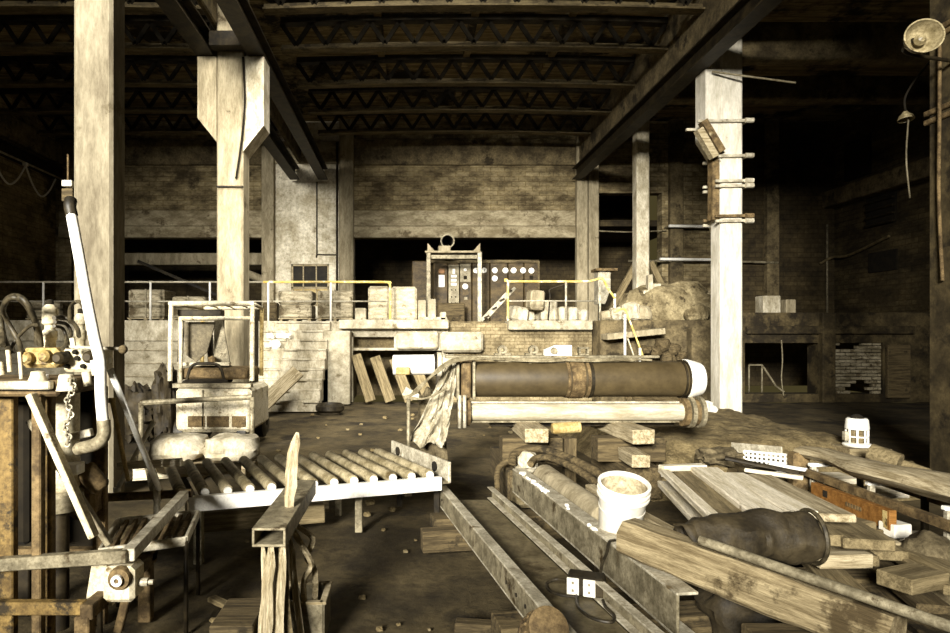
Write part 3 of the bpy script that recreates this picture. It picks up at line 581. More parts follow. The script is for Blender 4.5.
# far right bay things
for i, (px, py, w_, h_) in enumerate(((707, 302, .5, .3), (715, 293, .7, .12), (770, 297, .46, .06), (789, 300, .26, .02))):
    c = U(px, py, 16.6); lab = ('orange brown crate behind the bright column on the dock', 'flat pale board on the crate behind the bright column', 'pale carton on the dock right of the bright column', 'smaller box right of the pale carton on the dock')[i]
    single(MB().span((c.x - w_ / 2, 16.5, TOPP if i != 1 else 2.6), (c.x + w_ / 2, 16.9, EYE - (py - VY) * 16.6 / F + h_ / 2), .02), 'carton', ('orange_wood', 'wood', 'concrete_pale', 'concrete')[i], lab, 'box')
w_ = thing('far_window', 'barred opening high on the dark right wall', 'window', (13.4, 18, 4.73)); 
z0_, z1_ = 4.73, 5.67
build(MB().span((13.44, 17.45, z0_), (13.5, 18.55, z1_), 0), 'opening', 'black', w_)
for i in range(5): build(MB().span((13.37, 17.45, z0_ + i * .22), (13.44, 18.55, z0_ + i * .22 + .06)), 'bar', 'steel_dark', w_)
single(MB().span((13.42, 18.4, 6.3), (13.499, 19.45, 7.45), .01), 'shutter', 'black', 'dark boarded hatch high on the far right wall', 'hatch')
single(MB().span((13.46, 17.4, 3.4), (13.499, 18.5, 3.98), .01), 'hatch', 'black', 'dark low hatch low on the far right wall under the barred opening', 'hatch')
tube1('pipe_riser', [(13.2, 19.9, BZ(225)), (13.2, 19.9, TOPP)], .03, 'steel', 'thin vertical pipe on the back wall left of the barred opening', 'pipe', k=1)
tube1('wall_pipe', [(BX(818), 19.9, BZ(264)), (13.3, 19.8, BZ(258)), (13.4, 19.2, 4.02), (13.4, 17.6, 4.35)], .04, 'steel_chord', 'pipe rising to the right across the wall of the right bay', 'pipe')
hr = thing('handrail', 'pale handrail going down inside the dark opening under the dock', 'railing', (8.8, 16.5, .2)); D = 16.4
build(pipe([U(749, 365, D), U(762, 365, D), U(776, 386, D), U(784, 392, D)], .025), 'rail', 'steel', hr)
for a, c in (((749, 365), (749, 394)), ((762, 365), (762, 394))): build(pipe([U(*a, D), U(*c, D)], .022), 'post', 'steel', hr)
tube1('hanging_wire', [(FX(780), PF - .06, FZ(340)), (FX(781), PF - .06, FZ(360)), (FX(780), PF - .06, FZ(378)), (FX(782), PF - .06, FZ(395))], .014, 'cable', 'thin wire hanging across the dark opening under the dock', 'wire')

# ------------------------------------------------------------------ stairs
st = thing('concrete_stairs', 'worn pale concrete stairs going up to the platform', 'stairs', (FX(290, 14), 14.4, 0))
n = 9
for i in range(n):
    y = 13.35 + i * .245; z1_ = (i + 1) * TOPP / n
    xs = FX(257, 14.6) - .05 * R.random()
    b = MB(); b.span((xs, y + .03, -.03), (FX(326, 14.6), PF - .005, z1_ - .05), .012)
    for q in range(5):                                   # worn nosing in broken lengths
        wq = (FX(326, 14.6) - xs) / 5; dq = R.uniform(0, .05); b.span((xs + q * wq, y - .01 + dq, z1_ - .06), (xs + (q + 1) * wq + .002, min(y + .26, PF - .01), z1_ - R.uniform(0, .02)), .02)
    build(b, 'step', 'concrete_pale', st)
for i, (px, py, s) in enumerate(((270, 339, .16), (275, 346, .2), (281, 338, .18), (268, 347, .13), (287, 341, .15))):
    k_ = 6 if py < 343 else 5; y = 13.35 + k_ * .245 + .08; z = (k_ + 1) * TOPP / n
    single(MB().blob((FX(px, y), y + .03, z + s * .42), (s * 1.2, s * .9, s * .9), 60 + i, .4), 'rubble_chunk', 'plastic', 'crumpled white lump on the left side of the stairs', 'rubble', 'white lumps on the stairs')
plank('leaning_plank', G(254, 416, .0) + V((0, 0, .05)), U(298, 371, 13.1), .3, .06, 'wood', 'dusty plank leaning up on the lower stairs', 'plank', None, (0, -1, .3))
for i in range(4):                                        # planks added to form the diagonal shade streaks under the white ledge
    a = V((FX(372 + i * 19), 15.0, .03)); c = V((FX(356 + i * 19), 15.44, 1.12 - .05 * i))
    plank('shade_streak_board', a, c, .25, .04, 'wood_mid', 'added board for a diagonal shade streak under the white ledge, %s of four from the left' % ('first', 'second', 'third', 'fourth')[i], 'board', 'boards under the white ledge', (0, -1, .3))
tb = G(330, 412); single(MB().lathe([(.24, 0), (.3, .05), (.3, .13), (.24, .18), (.2, .13), (.2, .05), (.24, 0)], (tb.x, tb.y, .0), (0, 0, 1), 24), 'tyre', 'rubber', 'dark tyre lying flat on the floor near the foot of the stairs', 'tyre')
# ------------------------------------------------------------------ wrecked forklift
D = 9.0
fk = thing('forklift', 'wrecked forklift with an open guard frame and rust patched rear, left of the stairs', 'forklift', (-2.75, 9.4, 0))
xa, xb = U(170, 0, D).x, U(252, 0, D).x
for x, y, lab in ((xa, D, 0), (xb, D, 0), (xa + .1, 10.1, 0), (xb - .12, 10.1, 0)):
    build(MB().tube([(x, y, .95), (x, y + .01, 1.6), (x, y + .04, 2.02)], .033, 8, 4), 'guard_post', 'cream' if y == D else 'ochre', fk)
b = MB(); b.cyl((xa - .02, D + .04, 2.05), (xb + .02, D + .04, 2.05), .036, n=8); b.cyl((xa + .08, 10.1, 2.03), (xb - .1, 10.1, 2.03), .03, n=8); b.cyl((xa, D, 2.05), (xa + .1, 10.1, 2.03), .03, n=8); b.cyl((xb, D, 2.05), (xb - .12, 10.1, 2.03), .03, n=8)
for i in range(3): b.cyl((xa + .1 + .27 * (i + 1), D + .04, 2.06), (xa + .1 + .24 * (i + 1), 10.1, 2.04), .014, n=6)
build(b, 'overhead_guard', 'cream', fk)
b = MB(); b.cyl((xa + .13, D + .06, .95), (xa + .13, D + .06, 1.86), .03, n=8); b.cyl((xa + .13, D + .06, 1.84), (xb, D + .05, 1.84), .03, n=8)
build(b, 'inner_frame', 'cream', fk)
p = lambda x, y, d=9.3: U(x, y, d)
build(MB().bar(p(179, 313), p(222, 313), .12, .09), 'seat_head_bar', 'steel_dark', fk)
build(MB().bar(p(179, 319), p(216, 319), .06, .05), 'cross_bar', 'cream', fk)
b = MB(); b.prism([p(183, 322), p(215, 322), p(207, 352), p(196, 362), p(186, 355)], (0, .04, 0)); build(b, 'seat_back', 'plate', fk)
b = MB(); b.prism([p(214, 318, 9.5), p(222, 318, 9.5), p(230, 364, 9.5), p(214, 364, 9.5)], (0, .03, 0)); build(b, 'torn_panel', 'steel', fk, label='torn speckled panel')
b = MB(); b.bar(p(182, 318, 9.55), p(180, 362, 9.55), .06, .08, (0, 1, 0)); b.bar(p(210, 335, 9.6), p(211, 365, 9.6), .07, .1, (0, 1, 0)); build(b, 'mast_rail', 'steel_dark', fk)
build(MB().span((xa + .1, 9.1, .96), (xb - .1, 9.9, 1.12), .03), 'engine_cover', 'rust', fk)
build(MB().span(tuple(p(198, 384, 9.4)), tuple(p(228, 366, 9.4) + V((0, .3, 0))), .03), 'engine_block', 'black', fk)
b = MB()
for q_, r_ in (((196, 372), .07), ((204, 376), .05), ((222, 374), .06), ((212, 360), .06)): b.blob(p(*q_, 9.35), (r_ * 2, .1, r_ * 2), int(r_ * 100), .3)
build(b, 'engine_fitting', 'rust', fk)
build(MB().bar(p(178, 364), p(230, 364), .1, .05), 'dash', 'cream', fk)
b = MB(); c = p(205, 382, 8.95); b.ring([c + V((.3 * math.cos(a), .17 * math.sin(a), .015 * math.sin(a))) for a in [2 * PI * i / 24 for i in range(25)]], .024, 8)
for a in (.5, 2.6, 4.7): b.cyl(c, c + V((.29 * math.cos(a), .16 * math.sin(a), 0)), .014, n=6)
b.cyl(c + V((0, .02, -.25)), c, .03, n=8); build(b, 'steering_wheel', 'black', fk)
build(MB().tube([p(186, 382, 9.1), p(192, 366, 9.1), p(205, 363.5, 9.1), p(219, 366, 9.1), p(225, 382, 9.1)], .022), 'hoop_handle', 'steel_dark', fk)
for px in (197, 202, 215): build(MB().cyl(p(px, 384, 9.2), p(px + 1, 369, 9.2), .02, n=6), 'control_stick', 'steel_pale', fk)
build(MB().span((U(175, 0, 8.75).x, 8.75, .25), (U(251, 0, 8.75).x, 9.9, U(0, 388, 8.75).z), .05), 'counterweight', 'cream', fk)
b = MB()
for a, c in ((188, 205), (207, 229), (232, 246)): b.span((U(a, 0, 8.75).x, 8.735, U(0, 427, 8.75).z), (U(c, 0, 8.75).x, 8.76, U(0, 416, 8.75).z), .02)
build(b, 'rust_panel', 'rust', fk, label='rust stained low panels')
build(MB().span((U(203, 0, 8.75).x - .012, 8.735, .3), (U(203, 0, 8.75).x + .012, 8.76, U(0, 390, 8.75).z), .003), 'seam', 'steel', fk)
build(MB().bar((U(174, 0, 8.8).x, 8.8, .9), (U(252, 0, 8.8).x, 8.8, .9), .14, .06), 'deck_edge', 'steel', fk)
for x, y in ((-3.18, 9.0), (-2.3, 9.0), (-3.18, 10.0), (-2.3, 10.0)):
    build(MB().lathe([(.05, -.09), (.17, -.09), (.23, -.06), (.235, 0), (.23, .06), (.17, .09), (.05, .09)], (x, y, .225), (1, 0, 0), 20), 'wheel', 'rubber', fk)
build(MB().span((-3.05, 10.05, .3), (-2.95, 10.25, 2.0)), 'mast', 'steel_dark', fk); build(MB().span((-2.5, 10.05, .3), (-2.4, 10.25, 2.0)), 'mast', 'steel_dark', fk)
hp = thing('hoop_barrier', 'low pipe barrier standing in front of the forklift', 'barrier', (U(196, 0, 8.2).x, 8.2, 0))
a, c = U(141, 403, 8.2), U(252, 397, 8.2)
build(MB().tube([a, a.lerp(c, .5), c], .036, 8, 3), 'top_pipe', 'steel', hp)
for q in (a, c): build(MB().cyl(q, (q.x, q.y, -.02), .034, n=8), 'leg', 'steel', hp)
for (px, py, s, sd, D, m_, lab) in ((132, 408, (.62, .5, .8), 71, 9.6, 'tarp', 'dark bushy bundle heaped left of the forklift'), (163, 400, (.3, .4, 1.1), 72, 9.6, 'tarp', 'dark draped cloth bundle against the left side of the forklift')):
    c = U(px, py, D); single(MB().blob((c.x, D + .1, s[2] * .5), s, sd, .4, 18, 4, True), 'bundle', m_, lab, 'bundle')

# ------------------------------------------------------------------ sacks behind the conveyor
sp = thing('pallet', 'wooden pallet under the two pale sacks behind the conveyor', 'pallet', (-2.35, 7.1, 0))
b = MB(); b.span((-3.0, 7.05, .1), (-1.75, 7.65, .14)); 
for x in (-2.9, -2.35, -1.85): b.span((x - .05, 7.05, -.03), (x + .05, 7.65, .1))
build(b, 'deck', 'wood', sp)
for i, (x, lab) in enumerate(((-2.63, 'left pale sack lying behind the conveyor rollers'), (-2.03, 'right pale sack lying behind the conveyor rollers'))):
    single(MB().blob((x, 7.35, .30), (.64, .62, .30), 80 + i, .16, 14, 2.5, True), 'sack', 'concrete_pale', lab, 'sack', 'sacks behind the conveyor')

# ------------------------------------------------------------------ roller conveyor
A, B_ = V((-1.80, 4.36, 0)), V((.27, 5.08, 0)); dv = (B_ - A).normalized(); nv = Matrix.Rotation(.1, 3, 'Z') @ V((-dv.y, dv.x, 0)); Lc = (B_ - A).length; Wc = 1.17
rc = thing('roller_conveyor', 'roller conveyor section with a bright white front rail', 'conveyor', (A + B_) / 2 + nv * Wc / 2, math.atan2(dv.y, dv.x))
Z = lambda v, z: V((v.x, v.y, z))
for o, m_ in ((0, 'white'), (Wc, 'wood_pale')):
    s_ = A + nv * o + dv * (.28 if o == 0 else -.05); e_ = A + nv * o + dv * (Lc if o == 0 else .85)
    build(MB().channel(Z(s_, .412), Z(e_, .412), .05, .105, .012, side=1 if o else -1), 'side_rail', m_, rc, label='white front rail' if o == 0 else 'short timber rail at the back')
nr = 14
for i in range(nr):
    c = A + dv * (.08 + i * (Lc - .16) / (nr - 1)) ; r_ = MB()
    r_.lathe([(0, .035), (.039, .035), (.042, .04), (.042, Wc - .04), (.039, Wc - .035), (0, Wc - .035)], Z(c, .478), nv, 18)
    o = build(r_, 'roller', 'roller', rc)
    build(MB().lathe([(.0, .015), (.03, .015), (.03, .034), (0, .036)], Z(c, .478), nv, 10), 'shaft_end', 'white', o)
for x in (.35, Lc - .25):
    for o in (.02, Wc - .02):
        if x > 1: o, x = (.35 if o < 1 else Wc - .3), Lc - .55
        c = A + dv * x + nv * o; build(MB().bar(Z(c, -.02), Z(c, .36), .06, .06, (1, 0, 0)), 'leg', 'steel', rc)
for x in (.35, Lc - .25): build(MB().bar(Z(A + dv * x + nv * .05, .34), Z(A + dv * x + nv * (Wc - .03), .34), .06, .05), 'cross_member', 'steel_dark', rc)
ep = thing('end_bracket', 'pale notched steel plate standing across the right end of the conveyor', 'plate', Z(B_ + nv * .7, .3))
p_, q_ = Z(B_ + dv * .08 + nv * .0, 0), Z(B_ + dv * .08 + nv * 1.16, 0)
build(MB().bar(Z(p_, .49), Z(q_, .49), .025, .17), 'web', 'steel_pale', ep)
build(MB().bar(Z(p_, .41) - dv * .05, Z(q_, .41) - dv * .05, .12, .02), 'flange', 'steel', ep)
for u in (.2, .85):
    c = Z(p_.lerp(q_, u), .5); build(MB().cyl(c - dv * .03, c + dv * .03, .04, n=10), 'hole', 'black', ep)
    c = Z(p_.lerp(q_, u), .2); build(MB().bar(Z(c, -.02), Z(c, .42), .05, .05, (1, 0, 0)), 'leg', 'steel_dark', ep)
plank('timber_sleeper', G(120, 528, .12), G(324, 512, .12), .1, .15, 'wood_mid', 'long timber lying on the dirt under the front of the conveyor', 'timber')
plank('timber_block', G(263, 513, .1) + V((.0, .15, 0)), G(325, 505, .1) + V((0, .15, 0)), .12, .16, 'wood', 'short timber block under the middle of the conveyor front rail', 'timber')

# ------------------------------------------------------------------ big roll machine
D = 6.8
def Q(px, py, d=D): return U(px, py, d)
rm = thing('roll_machine', 'roll machine laid on timbers, big brown rubber roll above a pale steel roll', 'machine', (Q(575, 0).x, D, .69))
b = MB(); x0, x1, zc = Q(474, 0).x, Q(686, 0).x, Q(0, 379).z
b.lathe([(0, 0), (.186, 0), (.19, .01), (.19, x1 - x0 - .01), (.186, x1 - x0), (0, x1 - x0)], (x0, D, zc), (1, 0, 0), 40); build(b, 'rubber_roll', 'roll', rm)
b = MB(); xc = Q(684, 0).x
b.lathe([(0, 0), (.212, 0), (.214, .02), (.208, .05), (.178, .155), (.168, .17), (0, .17)], (xc, D, zc), (1, 0, 0), 36); build(b, 'end_cap', 'white', rm, label='white tapered end cap')
for px in (679, 682.5): build(MB().lathe([(.19, 0), (.205, 0), (.205, .018), (.19, .018)], (Q(px, 0).x, D, zc), (1, 0, 0), 36), 'ring', 'steel_dark', rm)
for px, wd, r_, m_ in ((564, .03, .2, 'rust'), (568, .14, .207, 'rust'), (583.5, .03, .2, 'rust'), (587, .03, .202, 'steel_dark')):
    build(MB().lathe([(.185, 0), (r_, 0), (r_, wd), (.185, wd)], (Q(px, 0).x, D, zc), (1, 0, 0), 36), 'band', m_, rm)
for px, wd, h_, m_ in ((455, .035, .4, 'steel'), (460, .1, .38, 'rust'), (471, .03, .41, 'steel')):
    build(MB().span((Q(px, 0).x, D - .19, zc - h_ / 2), (Q(px, 0).x + wd, D + .2, zc + h_ / 2), .015), 'end_plate', m_, rm)
zl = Q(0, 411).z; xl0, xl1 = Q(464, 0).x, Q(684, 0).x
build(MB().lathe([(0, 0), (.092, 0), (.092, xl1 - xl0), (0, xl1 - xl0)], (xl0, D - .08, zl), (1, 0, 0), 32), 'steel_roll', 'pale_roll', rm, label='pale steel lower roll')
build(MB().bar((xl0, D - .1, zl + .105), (xl1 - .1, D - .1, zl + .105), .05, .022), 'scraper_bar', 'steel_pale', rm)
build(MB().bar((xl0 + .05, D - .1, zl - .1), (xl1 - .1, D - .1, zl - .1), .05, .02), 'lower_bar', 'steel', rm)
for px, r_, wd in ((457, .15, .03), (461, .11, .05), (466, .15, .03), (678, .15, .05), (684, .165, .04), (689, .14, .04), (694, .165, .035)):
    build(MB().lathe([(0, 0), (r_, 0), (r_, wd), (0, wd)], (Q(px, 0).x, D - .08, zl), (1, 0, 0), 28), 'flange', 'rust' if r_ < .16 else 'steel', rm)
for px, y in ((458, -.22), (463, -.2)): build(MB().cyl((Q(px, 0).x, D + y, zl - .15), (Q(px, 0).x, D + y, zl + .19), .02, n=8), 'tie_bolt', 'steel_pale', rm)
build(MB().span((Q(445, 0).x, D + .0, Q(0, 358.2).z), (Q(660, 0).x, D + .1, Q(0, 355.5).z)), 'top_bar', 'steel', rm)
build(MB().span((Q(566, 0).x, D - .04, zc + .19), (Q(584, 0).x, D + .12, Q(0, 357).z)), 'saddle', 'rust', rm)
build(MB().span((Q(457, 0).x, D - .04, zc + .18), (Q(472, 0).x, D + .12, Q(0, 357).z)), 'saddle', 'rust', rm)
build(MB().span((Q(686, 0).x, D - .08, zl + .13), (Q(692, 0).x, D + .1, zc - .18)), 'link_plate', 'rust', rm)
for i in range(6):
    z = Q(0, 359.5).z; pts = [(Q(468 + 12 * i, 0).x, D - .03 - .02 * (i % 3), z + .03 - .012 * i)] + [(Q(468 + 12 * i + (150 if i < 3 else 120) * u, 0).x, D - .08 + .05 * math.sin(i + u * 5), zc + .205 + .012 * math.sin(3 * i + u * 7)) for u in (.15, .35, .6, .85, 1)]
    build(MB().tube(pts, .011, 6, 5), 'wire', 'cable', rm)
tp = D + .05; zt_ = Q(0, 355.5).z
for px, lab in ((503, 'left pillow bearing on the top bar of the roll machine'), (534, 'second pillow bearing on the top bar of the roll machine')):
    t = thing('pillow_bearing', lab, 'bearing', (Q(px, 0).x, tp, zt_)); x = Q(px, 0).x
    build(MB().span((x - .09, tp - .04, zt_), (x + .09, tp + .04, zt_ + .025)), 'foot', 'steel', t)
    build(MB().lathe([(.02, -.04), (.05, -.04), (.05, .04), (.02, .04), (.02, -.04)], (x, tp, zt_ + .06), (0, 1, 0), 18), 'housing', 'steel', t)
t = thing('white_bracket', 'white bracket block with a round boss on the roll machine top bar', 'bracket', (Q(555, 0).x, tp, zt_))
build(MB().prism([(Q(545, 0).x, tp - .04, zt_), (Q(572, 0).x, tp - .04, zt_), (Q(572, 0).x, tp - .04, zt_ + .11), (Q(556, 0).x, tp - .04, zt_ + .11), (Q(545, 0).x, tp - .04, zt_ + .06)], (0, .08, 0)), 'block', 'white', t)
build(MB().lathe([(0, -.07), (.035, -.07), (.04, -.04), (0, -.04)], (Q(554, 0).x, tp, zt_ + .05), (0, 1, 0), 14), 'boss', 'steel', t)
b = MB(); x = Q(584, 0).x; b.span((x - .05, tp - .04, zt_), (x + .06, tp + .04, zt_ + .02)); b.span((x - .05, tp - .04, zt_ + .02), (x - .03, tp + .04, zt_ + .085)); b.span((x + .04, tp - .04, zt_ + .02), (x + .06, tp + .04, zt_ + .085)); b.span((x - .05, tp - .04, zt_ + .07), (x + .06, tp + .04, zt_ + .09))
single(b, 'open_bracket', 'steel', 'small open square bracket right of the white block on the roll machine', 'bracket')
# plastic film and cables at the left end
fm = MB(); top = Q(459, 362, 6.72); 
def film(u, v):
    wv = .09 + .3 * v ** .8; cx = Q(452 - 26 * v ** 1.1, 0, 6.7).x; x = cx + (u - .5) * wv
    return V((x, 6.68 + .05 * math.sin(u * 13 + v * 7) * (.2 + .5 * v) * (.4 + noise.noise(V((u * 3, v * 3, 2)))) - .10 * v + .09 * noise.noise(V((u * 5, v * 6, 0))) + .03 * noise.noise(V((u * 14, v * 14, 0))), 1.30 - .84 * v + .06 * noise.noise(V((u * 4, v * 3, 5)))))
fm.grid(film, 40, 30)
single(fm, 'plastic_film', 'film', 'crumpled plastic film hanging from the left end of the roll machine', 'film', solid=.004)
fm = MB(); fm.blob((Q(432, 0, 6.9).x, 6.95, .47), (.32, .3, 1.0), 91, .4, 12, 2); single(fm, 'dark_bundle', 'dark_cloth', 'dark cloth bundle behind the hanging plastic film', 'bundle')
cb = thing('cable_bundle', 'loose pale cables looping off the left end of the roll machine', 'cable', Q(430, 380, 6.6))
for i in range(4):
    build(MB().tube([Q(480 + 4 * i, 358, 6.55), Q(458, 358 + i, 6.5), Q(441 - i, 366 + 2 * i, 6.45), Q(424 - 2 * i, 384 + i, 6.45), Q(416 - 2 * i, 393 + i, 6.45), Q(404, 396.5 + .7 * i, 6.45)], .011, 6, 6), 'cable', 'cable', cb)
build(MB().tube([Q(404, 397, 6.45), Q(416, 399, 6.45), Q(430, 397, 6.45), Q(447, 388, 6.5)], .011, 6, 6), 'cable', 'cable', cb)
pb = thing('pedal_bracket', 'small bright bracket on a stub post at the end of the loose cables', 'bracket', Q(408, 410, 6.45))
build(MB().prism([Q(402, 395, 6.45), Q(406, 387, 6.45), Q(419, 394, 6.45), Q(419, 398, 6.45)], (0, .06, 0)), 'plate', 'steel_pale', pb)
c = Q(408.5, 396, 6.48); build(MB().cyl(c, (c.x, c.y, -.02), .02, n=8), 'post', 'steel', pb)
wp = thing('capped_pipe', 'short fat white pipe with a rusty clip, left of the roll machine', 'pipe', Q(414, 385, 7.6)); d = 7.6
c, e = Q(393, 365, d), Q(434, 364.5, d)
build(MB().lathe([(0, 0), (.115, 0), (.12, .01), (.12, (e - c).length), (0, (e - c).length)], c, e - c, 28), 'tube', 'white', wp)
for px, r_, wd, m_ in ((434, .14, .03, 'steel_dark'), (437, .15, .05, 'concrete_pale'), (442, .12, .14, 'concrete_pale')): build(MB().lathe([(0, 0), (r_, 0), (r_, wd), (0, wd)], Q(px, 364.5, d), (1, 0, 0), 24), 'flange', m_, wp)
build(MB().span((Q(396, 0, d).x, d - .145, Q(0, 374, d).z), (Q(410, 0, d).x, d - .1, Q(0, 366.5, d).z), .015), 'clip', 'ochre', wp, label='rusty clip')
build(MB().bar((Q(440, 0, d).x, d, -.02), (Q(440, 0, d).x, d, Q(0, 374, d).z), .1, .1, (1, 0, 0)), 'stand', 'steel_dark', wp)
# timber cribbing under the machine
TG = 'timbers under the roll machine'
plank('support_timber', (1.27, 6.2, .615), (1.27, 7.5, .615), .23, .135, 'wood', 'pale square ended timber under the left half of the roll machine', 'timber', TG)
plank('support_timber', (2.3, 6.15, .61), (2.22, 7.5, .61), .22, .14, 'wood', 'timber with a rounded end under the right half of the roll machine', 'timber', TG)
plank('support_timber', (.98, 6.62, .42), (1.6, 6.62, .42), .24, .24, 'wood_dark', 'dark cross timber directly under the pale square ended one', 'timber', TG)
plank('support_timber', (1.95, 6.6, .42), (2.65, 6.6, .42), .24, .24, 'wood_dark', 'dark cross timber under the round ended one', 'timber', TG)
plank('support_timber', (1.12, 6.1, .15), (1.12, 7.4, .15), .3, .3, 'wood_dark', 'lowest thick timber at the left of the crib under the roll machine', 'timber', TG)
plank('support_timber', (2.32, 6.2, .15), (2.32, 7.4, .15), .34, .3, 'wood_dark', 'lowest thick timber at the right of the crib under the roll machine', 'timber', TG)
plank('support_timber', (2.2, 5.95, .41), (2.22, 6.4, .41), .17, .12, 'wood', 'short block end poking out below the round ended timber', 'timber', TG)
c = U(524, 455, 6.1); single(MB().blob((c.x, 6.0, .4), (.2, .25, .2), 95, .3), 'stone', 'concrete_pale', 'pale rough stone wedged under the square ended timber', 'stone')
single(MB().blob((c.x, 6.0, .15), (.28, .3, .34), 96, .3), 'stone', 'rubble', 'brown rough stone at the bottom of the crib under the pale one', 'stone')
a, c = U(552, 428.5, 6.5), U(580, 427, 6.5)
single(MB().lathe([(0, 0), (.05, 0), (.058, .02), (.058, (c - a).length), (0, (c - a).length)], a, c - a, 16), 'short_log', 'ochre', 'short rusty orange log under the middle of the roll machine', 'log')
plank('prop', (1.68, 6.55, 0), (1.68, 6.55, .54), .12, .12, 'wood_dark', 'dark post propping the short rusty log', 'post', None, (1, 0, 0))
plank('support_bar', (.9, 6.9, .647), (2.9, 6.9, .647), .1, .07, 'steel_dark', 'dark bar lying across the timbers under the roll machine', 'bar')
# ------------------------------------------------------------------ hydraulic machine at the left
hm = thing('hydraulic_machine', 'hydraulic machine with hoses and ochre frame at the left edge', 'machine', (-1.95, 3.3, 0))
def H(px, py, d=3.2): return U(px, py, d)
def part(name, b, m, lab=None, par=None): return build(b, name, m, par or hm, label=lab)
part('top_plate', MB().span((-2.5, 2.98, 1.31), (-1.64, 3.45, 1.385), .012), 'rust')
part('top_flange', MB().span((-2.5, 2.94, 1.345), (-1.66, 2.98, 1.385), .006), 'steel_pale')
for px, d, m_, w_ in ((8, 3.1, 'ochre_shade', .07), (48, 3.12, 'ochre_shade', .05), (38, 3.02, 'rust', .045), (100, 3.6, 'rust', .07), (24, 3.7, 'steel_dark', .08)):
    x = H(px, 0, d).x; part('frame_post', MB().span((x - w_ / 2, d - .02, -.04), (x + w_ / 2, d + .03, 1.31), .006), m_)
part('brace', MB().bar(H(31, 394, 2.93), H(94, 537, 2.93), .03, .055, (0, 1, 0)), 'cream', 'pale diagonal brace')
part('brace', MB().bar(H(30, 420, 3.2), H(110, 545, 3.2), .03, .045, (0, 1, 0)), 'steel')
c = H(60, 0, 3.35); part('cylinder', MB().lathe([(0, .78), (.08, .78), (.095, .8), (.095, 1.3), (.08, 1.315), (0, 1.315)], (c.x, c.y, 0), n=28), 'cream')
part('cylinder_collar', MB().lathe([(0, .68), (.11, .68), (.115, .7), (.115, .77), (.1, .785), (0, .785)], (c.x, c.y, 0), n=28), 'steel')
part('piston_rod', MB().cyl((c.x, c.y, .05), (c.x, c.y, .7), .045, n=18), 'steel_dark')
part('back_panel', MB().span((-2.5, 3.66, .3), (-1.82, 3.7, 1.31)), 'black')
part('tank', MB().span((-2.15, 3.3, .5), (-1.98, 3.62, 1.25), .02), 'black')
part('valve_block', MB().span(tuple(H(20, 368, 3.15)), tuple(H(58, 348, 3.15) + V((0, .22, 0))), .02), 'ochre')
part('valve_block', MB().span(tuple(H(62, 372, 3.2)), tuple(H(96, 348, 3.2) + V((0, .2, 0))), .015), 'cream', 'pale bolted valve block')
b = MB()
for px, py in ((68, 353), (76, 352), (68, 366), (84, 366), (78, 358)): q = H(px, py, 3.2); b.cyl(q - V((0, .02, 0)), q, .012, n=8)
part('bolt', b, 'black')
for px, py in ((60, 358), (90, 357), (28, 358), (46, 356)):
    q = H(px, py, 3.14); part('port', MB().lathe([(.0, -.035), (.018, -.035), (.03, -.02), (.03, .04), (0, .04)], q, (0, 1, 0), 14), 'steel_dark' if px > 50 else 'ochre')
for px, t, r_, d in ((50, 303, .036, 3.3), (80.5, 312, .03, 3.4)):
    zt_ = H(0, t, d).z; x = H(px, 0, d).x; zb = 1.5
    pr = [(0, zb), (r_ * .8, zb), (r_ * .8, zb + .07), (r_, zb + .08), (r_, zb + .12), (r_ * .7, zb + .13), (r_ * .7, zb + .15), (r_ * 1.05, zb + .16), (r_ * 1.05, zt_ - .03), (r_ * .6, zt_ - .01), (0, zt_)]
    part('accumulator', MB().lathe(pr, (x, d, 0), n=20), 'cream')
    part('cap_bolt', MB().lathe([(0, zt_ - .01), (r_ * .5, zt_ - .01), (r_ * .5, zt_ + .015), (0, zt_ + .02)], (x, d, 0), n=10), 'black')
for px, py, d in ((38, 380, 2.99), (42, 383, 3.1), (66, 383, 3.02)):
    q = H(px, py, d); part('cone_cap', MB().lathe([(0, -.035), (.05, -.035), (.042, 0), (.034, .02), (.03, .04), (0, .045)], q, n=14), 'cream' if px != 42 else 'white')
for px, y0_, y1_, r_ in ((10, 372, 350, .016), (21.5, 380, 352, .013), (2, 375, 362, .02), (88, 386, 372, .03), (74, 348, 338, .018), (95, 375, 360, .02)):
    q = H(px, y0_, 3.1); e = H(px - 2, y1_, 3.1); part('fitting', MB().cyl(q, e, r_ * .7, n=10), 'cream')
for pts, r_ in (([(10, 352), (4, 338), (1, 318), (6, 301), (16, 296), (27, 303), (35, 320), (39, 332), (41, 346)], .021), ([(21, 354), (19, 342), (8, 322), (3, 310), (8, 300), (17, 298), (28, 308), (36, 328), (37, 345)], .018), ([(14, 352), (13, 345), (20, 335), (30, 326), (36, 325)], .013), ([(54, 318), (62, 317), (70, 320), (77, 328), (79, 336)], .016), ([(55, 322), (66, 324), (71, 332), (69, 341), (62, 349)], .013), ([(54, 326), (62, 328), (66, 336), (66, 345)], .012), ([(84, 309), (80, 302), (74, 303), (70, 309), (70, 322)], .014), ([(3, 345), (2, 332), (-6, 318), (-14, 330)], .02)):
    part('hose', MB().tube([H(x, y, 3.12 + .1 * math.sin(i)) for i, (x, y) in enumerate(pts)], r_ * .68, 10, 5), 'hose')
b = MB(); b.cyl(H(64, 347, 3.1), H(126, 349, 3.1), .009, n=8); lv = part('control_lever', b, 'steel_pale')
for px, py in ((100, 349.5), (123, 349.5)):
    q = H(px, py, 3.1); part('knob', MB().lathe([(.022 * math.sin(PI * i / 8), -.022 * math.cos(PI * i / 8)) for i in range(9)], q, n=14), 'wood_dark', None, lv)
